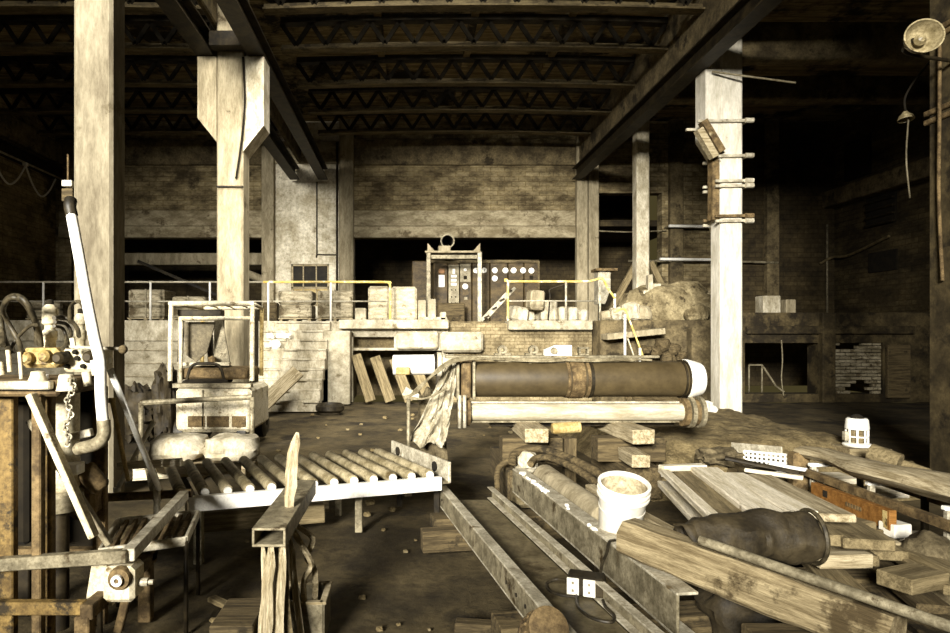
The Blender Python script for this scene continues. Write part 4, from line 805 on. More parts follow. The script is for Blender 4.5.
# chain
ch = part('chain', MB().cyl(H(72, 378, 2.98), H(72, 382, 2.98), .02, n=8), 'steel')
pa, pb_ = H(71.5, 380, 2.96), H(66, 446, 2.96); N = 18; b = MB()
for i in range(N):
    c = pa.lerp(pb_, (i + .5) / N); c.x += .012 * math.sin(i * .9); h_ = (pb_ - pa).length / N * .72
    e = V((1, 0, 0)) if i % 2 else V((0, 1, 0))
    b.ring([c + e * .013 * math.cos(a) + V((0, 0, 1)) * h_ * math.sin(a) for a in [2 * PI * k_ / 10 for k_ in range(11)]], .0042, 5, False)
build(b, 'link', 'steel_pale', ch)
# lower frame
part('front_rail', MB().bar(H(-30, 566, 3.0), H(128, 555.5, 3.0), .05, .06), 'steel')
part('side_rail', MB().bar(H(128, 555.5, 3.0), H(184, 495, 4.15), .06, .06), 'steel_pale')
part('rear_pipe', MB().cyl(H(98, 498, 4.2), H(192, 493, 4.2), .028, n=10), 'rust')
part('side_post', MB().bar(H(157, 487, 4.0), H(157, 527, 4.0), .035, .035, (0, 1, 0)), 'steel_pale')
part('base_beam', MB().span((-2.5, 2.93, .3), (-1.50, 2.98, .36)), 'ochre_shade'); part('base_beam', MB().span((-2.4, 3.6, .3), (-1.45, 3.68, .38)), 'rust')
part('base_beam', MB().bar((-1.48, 2.92, .32), (-1.48, 3.68, .32), .06, .07), 'rust')
for x, y in ((-1.5, 2.95), (-1.5, 3.64)): part('foot_post', MB().span((x - .035, y - .035, -.04), (x + .035, y + .035, .3)), 'rust')
part('spout', MB().prism([H(92, 562, 3.08), H(106, 562, 3.08), H(112, 606, 3.08), H(85, 606, 3.08)], (0, .03, 0)), 'cream')
gb = part('gearbox', MB().box(H(124, 580, 3.06), (.15, .14, .17), None, .02), 'cream')
q = H(119, 579, 2.98); part('hub', MB().lathe([(0, -.02), (.02, -.02), (.025, -.01), (.05, -.008), (.055, .01), (.055, .03), (0, .03)], q, (0, 1, 0), 22), 'rust', None, gb)
part('hub_ring', MB().lathe([(.012, -.03), (.026, -.03), (.026, -.015), (.012, -.015), (.012, -.03)], q, (0, 1, 0), 16), 'white', None, gb)
for dx in (.03, .055): part('shaft_stub', MB().cyl(H(138, 582, 3.06), H(138, 582, 3.06) + V((dx + .02, 0, 0)), .02 if dx < .04 else .012, n=10), 'steel_pale', None, gb)
part('gearbox_leg', MB().bar(H(128, 592, 3.06), H(118, 632, 3.1), .04, .03, (0, 1, 0)), 'rust')
part('bucket_plate', MB().blob(H(84, 492, 3.5), (.2, .16, .3), 101, .3), 'rust'); part('motor', MB().lathe([(0, 0), (.05, 0), (.055, .02), (.055, .13), (.04, .15), (0, .15)], H(84, 468, 3.4), (.6, 0, -.7), 18), 'rust')
part('clamp', MB().box(H(70, 468, 3.3), (.12, .08, .06)), 'white'); part('clamp_bar', MB().bar(H(58, 440, 3.3), H(92, 432, 3.3), .04, .04), 'steel_pale')
part('tie_bar', MB().bar(H(118, 466, 4.2), H(182, 462, 4.2), .04, .05), 'wood_pale')
gr = thing('step_grate', 'small steel step grate fixed beside the inclined arm of the machine', 'grate', H(155, 530, 3.75))
za = .47; g0, g1, g2, g3 = (G(100, 553, za), G(186, 541, za), G(198, 514, za), G(118, 522, za))
for p_, q_ in ((g0, g1), (g1, g2), (g2, g3), (g3, g0)): build(MB().bar(p_, q_, .02, .05), 'edge', 'steel_pale', gr)
for i in range(1, 9): u = i / 9; build(MB().bar(g0.lerp(g1, u) - V((.0, 0, 0)), g3.lerp(g2, u), .025, .025), 'slat', 'rust', gr)
for p_ in (g0, g1, g2, g3): build(MB().cyl((p_.x, p_.y, -.04), (p_.x, p_.y, za), .014, n=6), 'leg', 'steel_dark', gr)
# white bent pipe and loose bars
bp = thing('bent_pipe', 'tall white pipe leaning on the nearest column, elbowed into the machine at its foot', 'pipe', H(100, 447, 2.93))
build(MB().tube([H(71, 212, 3.2), H(79, 255, 3.15), H(87, 300, 3.08), H(95, 340, 3.0), H(100, 362, 2.95), H(101, 395, 2.93), H(103.5, 425, 2.92)], .026, 14, 6), 'riser', 'white', bp)
build(MB().tube([H(103.5, 420, 2.92), H(104, 434, 2.92), H(99, 442, 2.93), H(90, 446, 2.96), H(78, 449, 3.0)], .03, 14, 6), 'elbow', 'steel', bp, label='dark scuffed elbow')
build(MB().tube([H(72, 216, 3.2), H(70, 206, 3.2), H(71, 200, 3.22)], .03, 10, 4), 'tip', 'rubber', bp)
for a, c, d0, d1, r_, m_, lab in (((106, 360), (159, 489), 3.35, 4.0, .014, 'white', 'thin white bar leaning from the bent pipe down to the inclined arm'), ((117, 489), (154, 421), 4.25, 4.25, .013, 'white', 'shorter white lever bar tilted the other way beside the conveyor'), ((112, 400), (128, 480), 3.7, 4.1, .011, 'ochre', 'thin ochre bar behind the white bars')):
    t = thing('lever_bar', lab, 'bar', H(*c, d1)); build(MB().cyl(H(*a, d0), H(*c, d1), r_ * 1.3, n=8), 'bar', m_, t)
    build(MB().cyl(H(*a, d0) + V((0, 0, .012)), H(*a, d0) - V((0, 0, .016)), r_ * 1.9, n=10), 'end_nut', m_, t)

# ------------------------------------------------------------------ rectangular tube on its bundle of splintered stakes
rt = MB(); za, zb = .595, .685; x0, x1 = -.735, -.575; y0_, y1_ = 3.0, 4.0
for a, c in (((x0, y0_, zb - .012), (x1, y1_, zb)), ((x0, y0_, za), (x1, y1_, za + .012)), ((x0, y0_, za + .011), (x0 + .012, y1_, zb - .011)), ((x1 - .012, y0_, za + .011), (x1, y1_, zb - .011))): rt.span(a, c, .003)
single(rt, 'rectangular_tube', 'steel', 'short open ended rectangular steel tube lying on the upright stakes', 'tube')
def stake(p, q, w_, t_, m_, lab, n=7):
    p, q = V(p), V(q); pts = [p.lerp(q, i / n) + V((R.uniform(-.006, .006), R.uniform(-.006, .006), 0)) for i in range(n + 1)]
    rr = [w_ * (.55 + .45 * math.sin(PI * (.12 + .8 * i / n))) for i in range(n + 1)]; rr[-1] *= .4
    b = MB().ring(pts, rr, 5)
    for i, v in enumerate(b.v): v.y = (v.y - p.y) * t_ + p.y if False else v.y
    b.sm = [False] * len(b.sm)
    return single(b, 'splintered_stake', m_, lab, 'stake', 'splintered stakes under the steel tube' if q.z < .65 else None)
stake((-.63, 3.38, .68), (-.60, 3.44, 1.07), .035, .6, 'splinter', 'splintered stake standing upright on top of the steel tube')
for i, (xa, ya, xb, yb, w_, lab) in enumerate(((-.70, 3.02, -.66, 3.06, .025, 'foremost pale stake'), (-.62, 2.99, -.60, 3.08, .03, 'thickest pale stake'), (-.56, 3.06, -.62, 3.12, .026, 'pale stake at the right'), (-.66, 3.1, -.71, 3.1, .02, 'thin stake at the left'), (-.60, 3.16, -.62, 3.2, .022, 'stake second from the back'), (-.74, 3.2, -.68, 3.2, .02, 'dark gapped stake at the back left'), (-.52, 3.2, -.60, 3.24, .02, 'stake at the back right'), (-.66, 2.96, -.64, 3.03, .018, 'narrow split stake in front'))):
    stake((xa, ya, -.02), (xb, yb, .592), w_, .6, 'splinter' if i % 3 != 2 else 'wood_mid', lab + ' of the bundle under the steel tube')
for k_, (pts, lab) in enumerate((([(-.6, 3.3, .59), (-.54, 3.28, .5), (-.5, 3.3, .4), (-.54, 3.3, .3), (-.52, 3.32, .05)], 'frayed strap dangling right of the stake bundle'), ([(-.58, 3.35, .59), (-.5, 3.36, .52), (-.53, 3.36, .42), (-.49, 3.38, .33), (-.5, 3.4, .05)], 'second frayed strap dangling behind the first'))):
    single(MB().tube(pts, .016, 5), 'frayed_strap', 'wood', lab, 'strap')
ob = thing('open_box', 'dark open metal box on the floor right of the stake bundle', 'box', G(305, 590, .2))
c = G(306, 590, .22); b = MB(); w2, d2 = .11, .13
for s_ in (-1, 1): b.box((c.x + s_ * w2, c.y, .1), (.015, d2 * 2, .2), None, .003); b.box((c.x, c.y + s_ * d2, .1), (w2 * 2, .015, .2), None, .003)
b.box((c.x, c.y, 0), (w2 * 2, d2 * 2, .02)); build(b, 'shell', 'steel', ob); b = MB()
for s_ in (-1, 1): b.box((c.x + s_ * w2, c.y, .207), (.035, d2 * 2 + .03, .014)); b.box((c.x, c.y + s_ * d2, .207), (w2 * 2, .035, .014))
build(b, 'lip', 'wood', ob)
plank('stone_block', (-.5, 2.72, .1), (-.36, 2.72, .1), .14, .2, 'wood_mid', 'small square block on the floor in front of the open metal box', 'block')
plank('low_crate', (-.98, 3.3, .06), (-.76, 3.3, .06), .35, .2, 'wood_dark', 'dark crate in shadow left of the stake bundle', 'crate')
plank('floor_board', G(212, 598, .03), G(262, 622, .03), .06, .025, 'wood_mid', 'narrow board lying on the dirt left of the stake bundle', 'board')
plank('beam_piece', G(422, 540, .08), G(446, 537, .08) + V((.3, .0, 0)), .1, .16, 'wood_dark', 'dark beam end lying under the left steel channel', 'beam')
plank('floor_bar', G(455, 626, .05), G(520, 630, .05), .08, .06, 'wood_dark', 'dark bar on the floor at the bottom edge under the ribbed coupling', 'bar')

# ------------------------------------------------------------------ long steel sections
plank('sleeper', (.2, 5.05, .06), (1.75, 5.25, .06), .2, .19, 'wood_dark', 'dark sleeper under the far ends of the steel channels', 'sleeper')
plank('sleeper', (.45, 3.2, .06), (1.9, 3.4, .06), .2, .19, 'wood_dark', 'dark sleeper under the near ends of the steel channels', 'sleeper')
def sect(name, p, q, w_, h_, t_, m_, lab, side, kind='C'): 
    t = thing(name, lab, 'steel beam', (V(p) + V(q)) / 2 - V((0, 0, h_ / 2))); 
    p, q = V(p), V(q); z = V((0, 0, 1)); y = frame(p, q).col[1]; o = y * side * (w_ - t_) / 2
    build(MB().bar(p + o, q + o, t_, h_ - 2 * t_, bev=.002), 'web', m_, t)
    for e, nm in ((1, 'top_flange'), (-1, 'bottom_flange')): build(MB().bar(p + z * e * (h_ - t_) / 2, q + z * e * (h_ - t_) / 2, w_, t_, bev=.003), nm, 'steel_pale', t)  # paler flanges: worn paint plus the lit top edge put into the colour
    return t
a, c = V((.30, 5.41, .235)), V((.72, 2.6, .235))
lc = sect('steel_channel', a, c, .07, .16, .012, 'steel', 'left long steel channel with bolt holes, nearest the bare floor', -1)
lat = V((-(c - a).y, (c - a).x, 0)).normalized() * -1
for u in (.06, .68, .70, .74, .79, .82): q = a.lerp(c, u) + V((-.036, -.005, .0)); build(MB().cyl(q - V((.006, 0, 0)), q + V((.01, 0, 0)), .011, n=8), 'bolt_hole', 'black', lc)
a2, c2_ = V((.71, 5.41, .255)), V((1.12, 2.6, .255))
sect('steel_channel', a2, c2_, .05, .1, .01, 'steel', 'slim inner steel channel along the right edge of the brown plate', 1)
b = MB().add([V((a.x + .03, a.y - .05, .205)), V((a2.x - .03, a2.y - .05, .205)), V((c2_.x - .03, c2_.y, .205)), V((c.x + .03, c.y, .205)), V((a.x + .03, a.y - .05, .19)), V((a2.x - .03, a2.y - .05, .19)), V((c2_.x - .03, c2_.y, .19)), V((c.x + .03, c.y, .19))], [(0, 1, 2, 3), (7, 6, 5, 4), (0, 1, 5, 4), (1, 2, 6, 5), (2, 3, 7, 6), (3, 0, 4, 7)])
single(b, 'floor_plate', 'plate', 'long smooth brown plate lying between the two steel channels', 'plate')
a3, c3_ = V((1.02, 5.8, .27)), V((1.33, 3.0, .27))
bb = sect('steel_beam', a3, c3_, .11, .22, .014, 'steel', 'tall steel beam with chipped top edge right of the brown plate', -1)
for i in range(22):
    u = R.choice((R.uniform(.02, .32), R.uniform(.05, .7))); q = a3.lerp(c3_, u); build(MB().blob((q.x - .03 + R.uniform(-.02, .02), q.y, .383), (R.uniform(.02, .05), R.uniform(.03, .07), .02), i, .4, 5), 'mortar_crumb', 'white', bb)
b = MB(); ax = V((.15, -.75, .5)).normalized()
b.lathe([(0, 0), (.05, 0), (.075, .02), (.08, .05), (.07, .055), (.078, .075), (.078, .15), (.06, .16), (.085, .17), (.085, .2), (.05, .21), (0, .21)], V((.545, 2.74, .30)), ax, 24)
for i in range(16):
    a = 2 * PI * i / 16; e1 = ax.orthogonal().normalized(); e2 = ax.cross(e1); d_ = (e1 * math.cos(a) + e2 * math.sin(a)); b.bar(V((.545, 2.74, .30)) + d_ * .079 + ax * .07, V((.545, 2.74, .30)) + d_ * .079 + ax * .145, .012, .014, d_, .002)
rb = single(b, 'ribbed_coupling', 'rust', 'ribbed round coupling sitting on the near end of the left channel', 'coupling')
# second pipe etc behind the beam
tube1('smooth_pipe', [(1.24, 5.7, .33), (1.30, 5.0, .33), (1.36, 4.35, .33)], .105, 'concrete', 'thick smooth pale pipe lying behind the tall steel beam', 'pipe', 20, 3)
plank('pole', (1.5, 5.2, .34), (1.72, 2.9, .40), .07, .07, 'wood', 'long squared pole passing behind the bucket and the rough timber', 'pole')
for i, (pts, r_, lab) in enumerate((([(.97, 5.85, .42), (1.02, 5.95, .49), (1.22, 5.98, .53), (1.45, 5.75, .49), (1.64, 5.3, .42), (1.73, 4.9, .33)], .038, 'thickest dark cloth covered hose arching behind the tall steel beam'), ([(1.12, 5.75, .43), (1.2, 5.86, .46), (1.34, 5.78, .47), (1.53, 5.4, .40), (1.62, 4.9, .30)], .032, 'second dark hose arching just below the thickest one'), ([(.84, 5.85, .12), (.86, 6.02, .3), (.95, 6.08, .38), (1.2, 6.1, .42), (1.45, 5.9, .40)], .028, 'short dark hose at the far end of the tall steel beam'))):
    tube1('arched_hose', pts, r_, 'wood_dark', lab, 'hose', 10, 6, 'dark hoses behind the tall steel beam')
# junction box with cord
jb = thing('outlet_box', 'small double outlet box with white faces on the brown plate', 'outlet box', (.965, 3.41, .21), -.25)
q = V((.965, 3.41, .262)); Rz = Matrix.Rotation(-.35, 3, 'Z')
build(MB().box(q, (.19, .12, .10), Rz, .008), 'body', 'steel_dark', jb)
for o in (-.064, .02):
    e = build(MB().box(q + Rz @ V((o, -.064, .0)), (.062, .012, .09), Rz, .003), 'face_plate', 'plastic', jb)
    for dz in (-.02, .02): build(MB().box(q + Rz @ V((o, -.071, dz)), (.012, .004, .014), Rz, .001), 'socket', 'steel', e)
def cord(pts, lab): return tube1('power_cord', pts, .0085, 'rubber', lab, 'cord', 8, 8, 'cords of the outlet box')
cord([(1.05, 3.44, .30), (1.08, 3.5, .34), (1.13, 3.58, .37), (1.17, 3.66, .405), (1.22, 3.72, .395)], 'black cord climbing from the outlet box over the tall steel beam')
cord([(.90, 3.45, .245), (.85, 3.55, .23), (.78, 3.53, .217), (.77, 3.43, .217), (.82, 3.37, .217), (.89, 3.35, .217)], 'black cord looped at the left of the outlet box')
cord([(.90, 3.36, .217), (.87, 3.22, .217), (.90, 3.10, .217), (.98, 3.05, .217), (1.02, 3.12, .217), (1.01, 3.22, .217), (1.02, 3.30, .217)], 'black cord lying in a wide loop in front of the outlet box')
# bucket
plank('bucket_stand', (1.25, 4.1, .14), (1.5, 4.1, .14), .26, .32, 'wood_dark', 'dark low block under the white bucket', 'block')
bk = thing('bucket', 'tall white plastic bucket tilted towards the camera', 'bucket', (1.42, 4.1, .25)); ax = V((.0, -.3, 1)).normalized(); q = V((1.345, 4.02, .35))
build(MB().lathe([(0, .006), (.118, 0), (.126, .01), (.148, .33), (.15, .345), (.144, .35), (.14, .33), (.12, .02), (0, .02)], q, ax, 40), 'body', 'plastic', bk)
build(MB().lathe([(.119, .03), (.141, .325), (.139, .325), (.117, .03)], q, ax, 40), 'inner_wall', 'bucket_shade', bk); build(MB().lathe([(0, .035), (.116, .035), (.116, .025), (0, .025)], q, ax, 30), 'shade_disc', 'wood_mid', bk)  # inner wall and disc darkened to carry the shade inside
for t_ in (.335, .295, .265): build(MB().lathe([(.14, 0), (.158, .0), (.158, .012), (.14, .012)], q + ax * t_, ax, 40), 'rim', 'plastic', bk)
build(MB().lathe([(.13, .18), (.1405, .18), (.1405, .184), (.13, .184)], q, ax, 40), 'ridge', 'plastic', bk)
# big rough timber
W = along((1.2, 3.52, .475), (2.05, 2.6, .42)); b = MB(); p_, q_ = V((1.22, 3.5, .495)), V((1.92, 2.48, .42)); n_ = 16
fr = frame(p_, q_); pts = []
for i in range(n_ + 1):
    u = i / n_; c = p_.lerp(q_, u); hw_ = .095 + .008 * noise.noise(V((u * 6, 0, 0))); hh_ = .085 + .01 * noise.noise(V((u * 7, 3, 0))) + .01 * math.sin(u * 3)
    for (sx, sz) in ((-1, -.8), (-.8, -1), (.8, -1), (1, -.8), (1, .6), (.6, 1), (-.55, 1), (-1, .35)):
        pts.append(c + fr @ V((0, sx * hw_ + .006 * noise.noise(V((u * 9, sx, sz))), sz * hh_ + .006 * noise.noise(V((u * 11, sz, sx))))))
fs = [(i * 8 + k_, i * 8 + (k_ + 1) % 8, (i + 1) * 8 + (k_ + 1) % 8, (i + 1) * 8 + k_) for i in range(n_) for k_ in range(8)] + [tuple(range(8))[::-1], tuple(n_ * 8 + k_ for k_ in range(8))]
single(b.add(pts, fs), 'rough_timber', 'timber', 'big rough hewn timber lying in front of the white bucket', 'timber', None, along(p_, q_))
plank('trestle', (1.5, 2.72, .135), (2.2, 2.72, .135), .25, .35, 'wood_dark', 'dark block under the near end of the rough timber', 'block')

# ------------------------------------------------------------------ lumber pile
LG = 'boards of the lumber pile'
b0 = [((2.0, 4.65, .09), (3.2, 4.75, .09), .2, .2), ((1.75, 3.75, .09), (3.0, 3.75, .09), .2, .2)]
for i, (p_, q_, w_, h_) in enumerate(b0): plank('bearer', p_, q_, w_, h_, 'wood_dark', 'dark bearer under the %s ends of the lumber pile' % ('far', 'near')[i], 'timber')
def board(pf, pn, z, w_, h_, m_, lab, dz=0): plank('board', G(*pf, z), G(*pn, z) + V((0, 0, dz)), w_, h_, m_, lab, 'board', LG)
board((668, 484), (722, 540), .39, .16, .05, 'wood_pale', 'pale board sticking out lowest at the left of the lumber pile')
board((688, 480), (760, 540), .33, .3, .06, 'wood_mid', 'wide dull board low in the middle of the lumber pile')
for i, (pf, pn, z, w_, m_, lab) in enumerate((((663, 470), (727, 531), .55, .07, 'wood_pale', 'narrow pale rail along the left edge of the lumber pile'), ((681, 470), (742, 528), .53, .17, 'wood_mid', 'sunken brown board beside the narrow pale rail'), ((704, 470), (771, 518), .565, .2, 'wood_pale', 'broad brightest pale board on top of the lumber pile'), ((732, 475), (803, 515), .55, .17, 'wood_pale', 'pale board right of the brightest one on the lumber pile'), ((757, 477), (838, 519), .54, .2, 'wood', 'greyish board at the right of the lumber pile'))):
    board(pf, pn, z, w_, .045, m_, lab)
plank('cross_board', G(661, 468, .575), G(704, 467, .575), .09, .04, 'wood_pale', 'short pale cross board at the far end of the lumber pile', 'board', LG)
for i, (pf, pn, z, w_, lab) in enumerate((((700, 490), (770, 545), .43, .3, 'dull board in the second layer at the left of the lumber pile'), ((745, 490), (815, 540), .43, .3, 'dull board in the second layer at the middle of the lumber pile'), ((785, 492), (870, 545), .43, .26, 'dull board in the second layer at the right of the lumber pile'), ((800, 500), (880, 555), .30, .3, 'dull board lowest at the right of the lumber pile'), ((770, 500), (850, 560), .30, .3, 'wide board lowest in the middle of the lumber pile'))):
    board(pf, pn, z, w_, .06, 'wood_mid', lab)
for i, (pf, pn, z, w_, m_, lab) in enumerate((((820, 520), (935, 610), .2, .16, 'wood_dark', 'long dull board running towards the bottom right corner'), ((850, 522), (960, 592), .26, .14, 'wood_mid', 'grey board above the long dull one at the bottom right'), ((880, 540), (985, 585), .3, .12, 'wood_mid', 'short board under the rack at the right edge'), ((800, 545), (880, 625), .2, .18, 'wood_mid', 'dull board under the long rod'), ((760, 560), (815, 640), .12, .2, 'wood_dark', 'dark board lying lowest beside the rough timber'), ((845, 560), (960, 650), .12, .22, 'wood_dark', 'dark wide board lowest in the bottom right corner'))):
    plank('board', G(*pf, z), G(*pn, z), w_, .05, m_, lab, 'board', LG)
plank('stick', G(768, 517, .6), G(794, 512, .6), .03, .02, 'wood_pale', 'thin pale stick lying across the near ends of the pale boards', 'stick')
for i, (px, py, s_, lab) in enumerate(((808, 530, .2, 'square board offcut below the right of the lumber pile'), (846, 525, .18, 'pale offcut block near the orange plank'), (870, 545, .2, 'dull offcut block below the orange plank'), (905, 575, .2, 'dull offcut block near the right edge'), (835, 556, .22, 'offcut slab in front of the lumber pile'), (790, 585, .24, 'dark offcut slab under the long rod'))):
    q = G(px, py, .3); plank('offcut', q - V((s_ * .7, .1 * i % .2, 0)), q + V((s_ * .7, 0, 0)), s_ * .9, .08, 'wood_mid' if i % 2 else 'wood', lab, 'offcut', 'offcuts in front of the lumber pile')
# rolled sheeting and rod
rs = thing('rolled_sheeting', 'roll of dark plastic sheeting with an open end, below the lumber pile', 'sheeting', (1.8, 3.3, .4)); b = MB()
pts = [(1.42, 3.25, .53), (1.55, 3.26, .55), (1.7, 3.28, .55), (1.85, 3.3, .56), (1.98, 3.3, .555), (2.1, 3.3, .55)]
sp_ = spline(pts, 6); rr = [.095 + .035 * min(1, i / 12) + .012 * noise.noise(V((i * .7, 0, 0))) for i in range(len(sp_))]
b.ring(sp_, rr, 28, False); b.v = [v + V((noise.noise(v * 11), noise.noise(v * 12), noise.noise(v * 10 + V((3, 0, 0))))) * .026 for v in b.v]
build(b, 'sleeve', 'tarp', rs, 0); rs.children[0].modifiers.new('thickness', 'SOLIDIFY').thickness = .006
b = MB(); c = V(pts[-1]); b.ring([c + V((.004, .134 * math.cos(a), .134 * math.sin(a))) for a in [2 * PI * i / 30 for i in range(31)]], .012, 6); build(b, 'open_rim', 'hose', rs)
single(MB().blob((1.75, 3.62, .36), (.42, .34, .24), 140, .4, 18, 2.4, True), 'crumpled_sheeting', 'tarp', 'crumpled dark sheeting bulging behind the rolled sheeting at its left', 'sheeting')
single(MB().blob((1.83, 3.26, .18), (.6, .34, .36), 141, .3, 18, 2, True), 'dark_sack', 'tarp', 'dark lumpy sack under the rolled sheeting', 'sack')
q0, q1 = U(700, 540, 3.0), U(960, 630, 2.25); single(MB().cyl(q0 , q0 + (q1 - q0) * 1.25, .022, n=12), 'long_rod', 'steel', 'long round rod crossing in front of the rolled sheeting to the bottom right', 'rod')
for px, py, s_, lab in ((812, 588, .1, 'small dark knob end by the long rod'),): single(MB().blob(U(px, py, 2.9), (s_, s_, s_), 150, .3), 'rag', 'dark_cloth', lab, 'rag')
for i, (px, py, w_, lab) in enumerate(((930, 545, .3, 'rounded dull sack at the right edge under the rack'),)):
    q = G(px, py, .35); single(MB().blob((q.x, q.y, .22), (w_, .3, .4), 155 + i, .2, 12, 2, True), 'sack', 'dark_cloth', lab, 'sack')
# ------------------------------------------------------------------ rack with trunk at the right
rk = thing('low_rack', 'low steel rack carrying the long trunk at the right', 'rack', (3.25, 4.4, 0))
for x, z in ((3.35, .40), ):
    build(MB().bar((3.30, 5.3, .47), (3.30, 3.0, .42), .05, .06), 'front_rail', 'rust', rk)
build(MB().bar((3.75, 5.3, .45), (3.72, 3.0, .42), .05, .06), 'back_rail', 'rust', rk)
for y in (5.2, 4.55, 3.9, 3.3):
    build(MB().span((3.315, y - .02, -.03), (3.355, y + .02, .52)), 'post', 'steel_pale', rk); build(MB().span((3.30, y - .02, .52), (3.75, y + .02, .548)), 'cross_bar', 'white', rk)
    build(MB().span((3.7, y - .02, -.03), (3.74, y + .02, .52)), 'post', 'steel_dark', rk)
b = MB(); n_ = 14; pts = [V((3.36 + .02 * math.sin(i), 5.4 - i * .2, .605 + .0045 * i + .006 * math.sin(i * 1.3))) for i in range(n_)]
b.ring(pts, [.05 + .005 * i + .006 * math.sin(i * 2.1) for i in range(n_)], 9); b.v = [V((3.38 + (v.x - 3.36) * 1.9, v.y, v.z)) for v in b.v]
o = single(b, 'trunk', 'wood', 'long flattened tree trunk lying on the rack under the lantern', 'trunk', None, along((3.38, 5.4, .62), (3.38, 2.9, .65)))
ol = thing('orange_plank', 'orange wooden level plank with a dark slot and faint stamp, on the debris', 'plank', (3.15, 4.65, .3))
ya, yb, xo = 5.02, 4.2, 3.20
build(MB().span((xo, yb, .30), (xo + .05, ya, .435), .004), 'body', 'orange_wood', ol)
build(MB().span((xo - .004, ya - .2, .36), (xo + .0, ya - .15, .41), .001), 'slot', 'black', ol)
b = MB()
for i in range(6): b.span((xo - .003, 4.46 + i * .028, .355), (xo, 4.48 + i * .028, .385), .001)
build(b, 'faint_stamp', 'rust', ol); build(MB().span((xo - .003, yb + .02, .31), (xo, yb + .06, .425), .001), 'end_band', 'ochre', ol)
plank('plank_rest', (3.0, 4.6, .14), (3.28, 4.6, .14), .7, .31, 'wood_dark', 'dark block under the orange plank', 'block')
plank('board_rest', (3.45, 5.3, .1), (3.6, 3.9, .1), .16, .2, 'wood_dark', 'dark bearer on the floor under the low rack', 'timber')
for i, (px, py, z, w_, d_, h_, m_, lab) in enumerate(((832, 478, .24, .34, .3, .05, 'wood_pale', 'pale flat board under the rack behind the orange plank'), (880, 492, .3, .3, .25, .05, 'wood_pale', 'second pale flat board under the trunk'), (895, 529, .3, .14, .12, .09, 'plastic', 'small white carton at the end of the orange plank'), (908, 536, .2, .3, .1, .03, 'wood_pale', 'thin pale strip below the white carton'), (809, 474, .42, .1, .1, .1, 'plastic', 'white angled block at the far end of the rack'))):
    q = G(px, py, z); single(MB().box((q.x, q.y, z), (w_, d_, h_), .1 * i, .006), 'pale_piece', m_, lab, 'board' if i != 2 else 'carton')
# dirt heap, pipe, crate, lantern
def heap(u, v):
    x, y = 2.3 + u * 3.6, 6.1 + v * 5.2
    e = min(u, 1 - u, v, 1 - v) * 5; e = min(1, e); e = e * e * (3 - 2 * e)
    return V((x, y, -.12 + e * (.56 - .035 * max(0, x - 3.5) ** 2 * .6) * (1 + .1 * noise.noise(V((x * 1.3, y * 1.3, 0)))) + .05 * e * noise.noise(V((x * 5, y * 5, 0)))))
single(MB().grid(heap, 60, 60), 'earth_heap', 'earth', 'broad heap of loose earth in front of the bright column', 'earth', kind='stuff')
tube1('fallen_pipe', [(2.75, 6.0, .38), (2.95, 5.97, .39), (3.1, 5.95, .38)], .10, 'earth', 'earth covered fallen pipe right of the timber crib', 'pipe', 14, 3)
for i, (px, py, s_, lab) in enumerate(((700, 413, .3, 'largest white chunk on the earth heap by the bright column'), (708, 421, .2, 'white chunk in front of the largest one on the earth heap'), (694, 422, .16, 'small white chunk left of the bright column foot'), (662, 437, .07, 'tiny white chip on the earth heap near the timber crib'), (690, 446, .09, 'white chip on the earth heap above the lumber pile'), (784, 429, .14, 'white chip at the right of the earth heap'))):
    q = U(px, py, 9.6 if py < 425 else 6.6); q.z = max(0, heap((q.x - 2.3) / 3.6, (q.y - 6.1) / 5.2).z) + s_ * .2; single(MB().blob(q, (s_ * 1.2, s_ * .9, s_ * .8), 160 + i, .4), 'white_chunk', 'plastic', lab, 'rubble', 'white chunks on the earth heap')
plank('short_bar', U(690, 424, 9.3), U(720, 425, 9.3), .05, .06, 'steel_pale', 'short pale bar lying in front of the bright column foot', 'bar')
pc = thing('perforated_crate', 'pale perforated crate half buried behind the lumber pile', 'crate', U(772, 460, 6.0)); a, c = U(744, 459, 5.8), U(800, 465, 5.35); hgt = .15
b = MB(); N = 12
for i in range(N + 1): b.bar(a.lerp(c, i / N) - V((0, 0, hgt / 2)), a.lerp(c, i / N) + V((0, 0, hgt / 2)), .014, .016, (0, 1, 0), .001)
for j in range(5): z = V((0, 0, -hgt / 2 + j * hgt / 4)); b.bar(a + z, c + z, .012, .018, bev=.001)
build(b, 'lattice_side', 'white', pc); bk_ = V((.12, .45, 0))
build(MB().bar(a + bk_ * .5 - V((0, 0, hgt * .45)), c + bk_ * .5 - V((0, 0, hgt * .45)), .46, .015), 'bottom', 'steel_dark', pc); build(MB().bar(a + bk_, c + bk_, .015, hgt), 'back_side', 'steel_pale', pc)
plank('crate_rest', a - V((-.1, -.25, .2)), c - V((.1, -.25, .3)), .45, .43, 'wood_dark', 'dark block under the perforated crate', 'block')
for i, (a_, c_, D0, m_, lab) in enumerate((((725, 458), (800, 473), 5.5, 'steel_dark', 'dark bar in front of the perforated crate'), ((745, 470), (803, 478), 5.3, 'wood_pale', 'pale slat in front of the perforated crate'), ((770, 464), (806, 470), 5.5, 'white', 'short white slat below the perforated crate'))):
    plank('slat', U(*a_, D0), U(*c_, D0 - .3), .05, .03, m_, lab, 'slat')
single(MB().blob(U(722, 457, 5.9), (.4, .3, .16), 170, .5, 16, 2.2, True), 'dark_rag', 'dark_cloth', 'dark rag between the fallen pipe and the perforated crate', 'rag')
q = U(803, 470, 5.3); single(MB().span((q.x - .07, q.y, .0), (q.x + .07, q.y + .12, q.z + .14), .02), 'rusty_post', 'rust', 'short rusty square post at the right end of the perforated crate', 'post')
ln = thing('lantern', 'white topped lantern standing behind the trunk at right', 'lantern', U(857, 447, 6.9)); q = U(857, 446, 6.9)
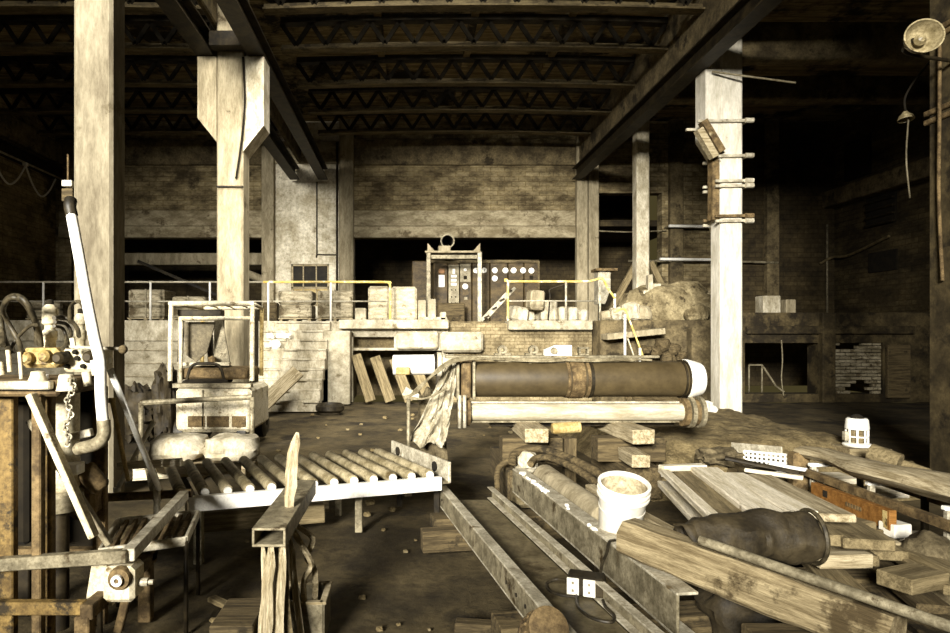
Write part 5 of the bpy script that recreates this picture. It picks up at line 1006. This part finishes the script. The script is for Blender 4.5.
build(MB().lathe([(0, 0), (.13, 0), (.14, .015), (.13, .03), (.1, .04), (0, .04)], q, n=24), 'base', 'white', ln)
for i in range(8): a = 2 * PI * i / 8 + .2; d_ = V((math.cos(a), math.sin(a), 0)) * .098; build(MB().cyl(q + d_ + V((0, 0, .03)), q + d_ + V((0, 0, .19)), .012, n=6), 'cage_bar', 'white', ln)
build(MB().lathe([(0, .04), (.075, .04), (.08, .1), (.075, .19), (0, .19)], q, n=18), 'globe', 'wood_mid', ln); build(MB().lathe([(.095, .1), (.108, .1), (.108, .115), (.095, .115)], q, n=20), 'cage_ring', 'white', ln)
build(MB().lathe([(0, .185), (.112, .185), (.115, .2), (.105, .29), (.09, .305), (0, .305)], q, n=24), 'cap', 'white', ln); build(MB().lathe([(0, .3), (.07, .3), (.05, .33), (.02, .345), (0, .345)], q, n=16), 'top_knob', 'black', ln)
build(MB().box(q + V((-.12, 0, .11)), (.05, .06, .1)), 'side_clip', 'steel_pale', ln)
plank('lantern_rest', (q.x - .2, q.y, q.z - .06), (q.x + .25, q.y, q.z - .06), .36, .115, 'timber', 'dull block on the earth under the lantern', 'block')
for a_, c_, D0, r_, m_, lab in (((870, 452), (900, 463), 6.3, .09, 'wood_mid', 'dull log piece behind the trunk right of the lantern'), ((898, 462), (930, 473), 6.2, .04, 'wood_mid', 'thin stick behind the trunk right of the dull log')):
    single(MB().cyl(U(*a_, D0), U(*c_, D0 - .2), r_, n=10), 'log_piece', m_, lab, 'log')
# scattered small litter on the dirt floor
for i in range(70):
    x, y = R.uniform(-2.5, 3.0), R.uniform(5.6, 13.2)
    if i > 40: x, y = R.uniform(-1.3, .35), R.uniform(3.2, 8)
    if abs(x - 1.7) < 1.6 and 5.5 < y < 7.8 or (y < 7.2 and x < .6 and y > 4.2 and i <= 40): continue
    s_ = R.uniform(.03, .08) * (.45 if y < 5.5 else 1); single(MB().blob((x, y, s_ * .15 - .03), (s_ * 1.3, s_, s_ * .8), 200 + i, .4, 5), 'pebble', 'earth' if i % 4 else 'rubble', 'small stone chip scattered on the dirt floor', 'stone', 'stone chips on the dirt floor')
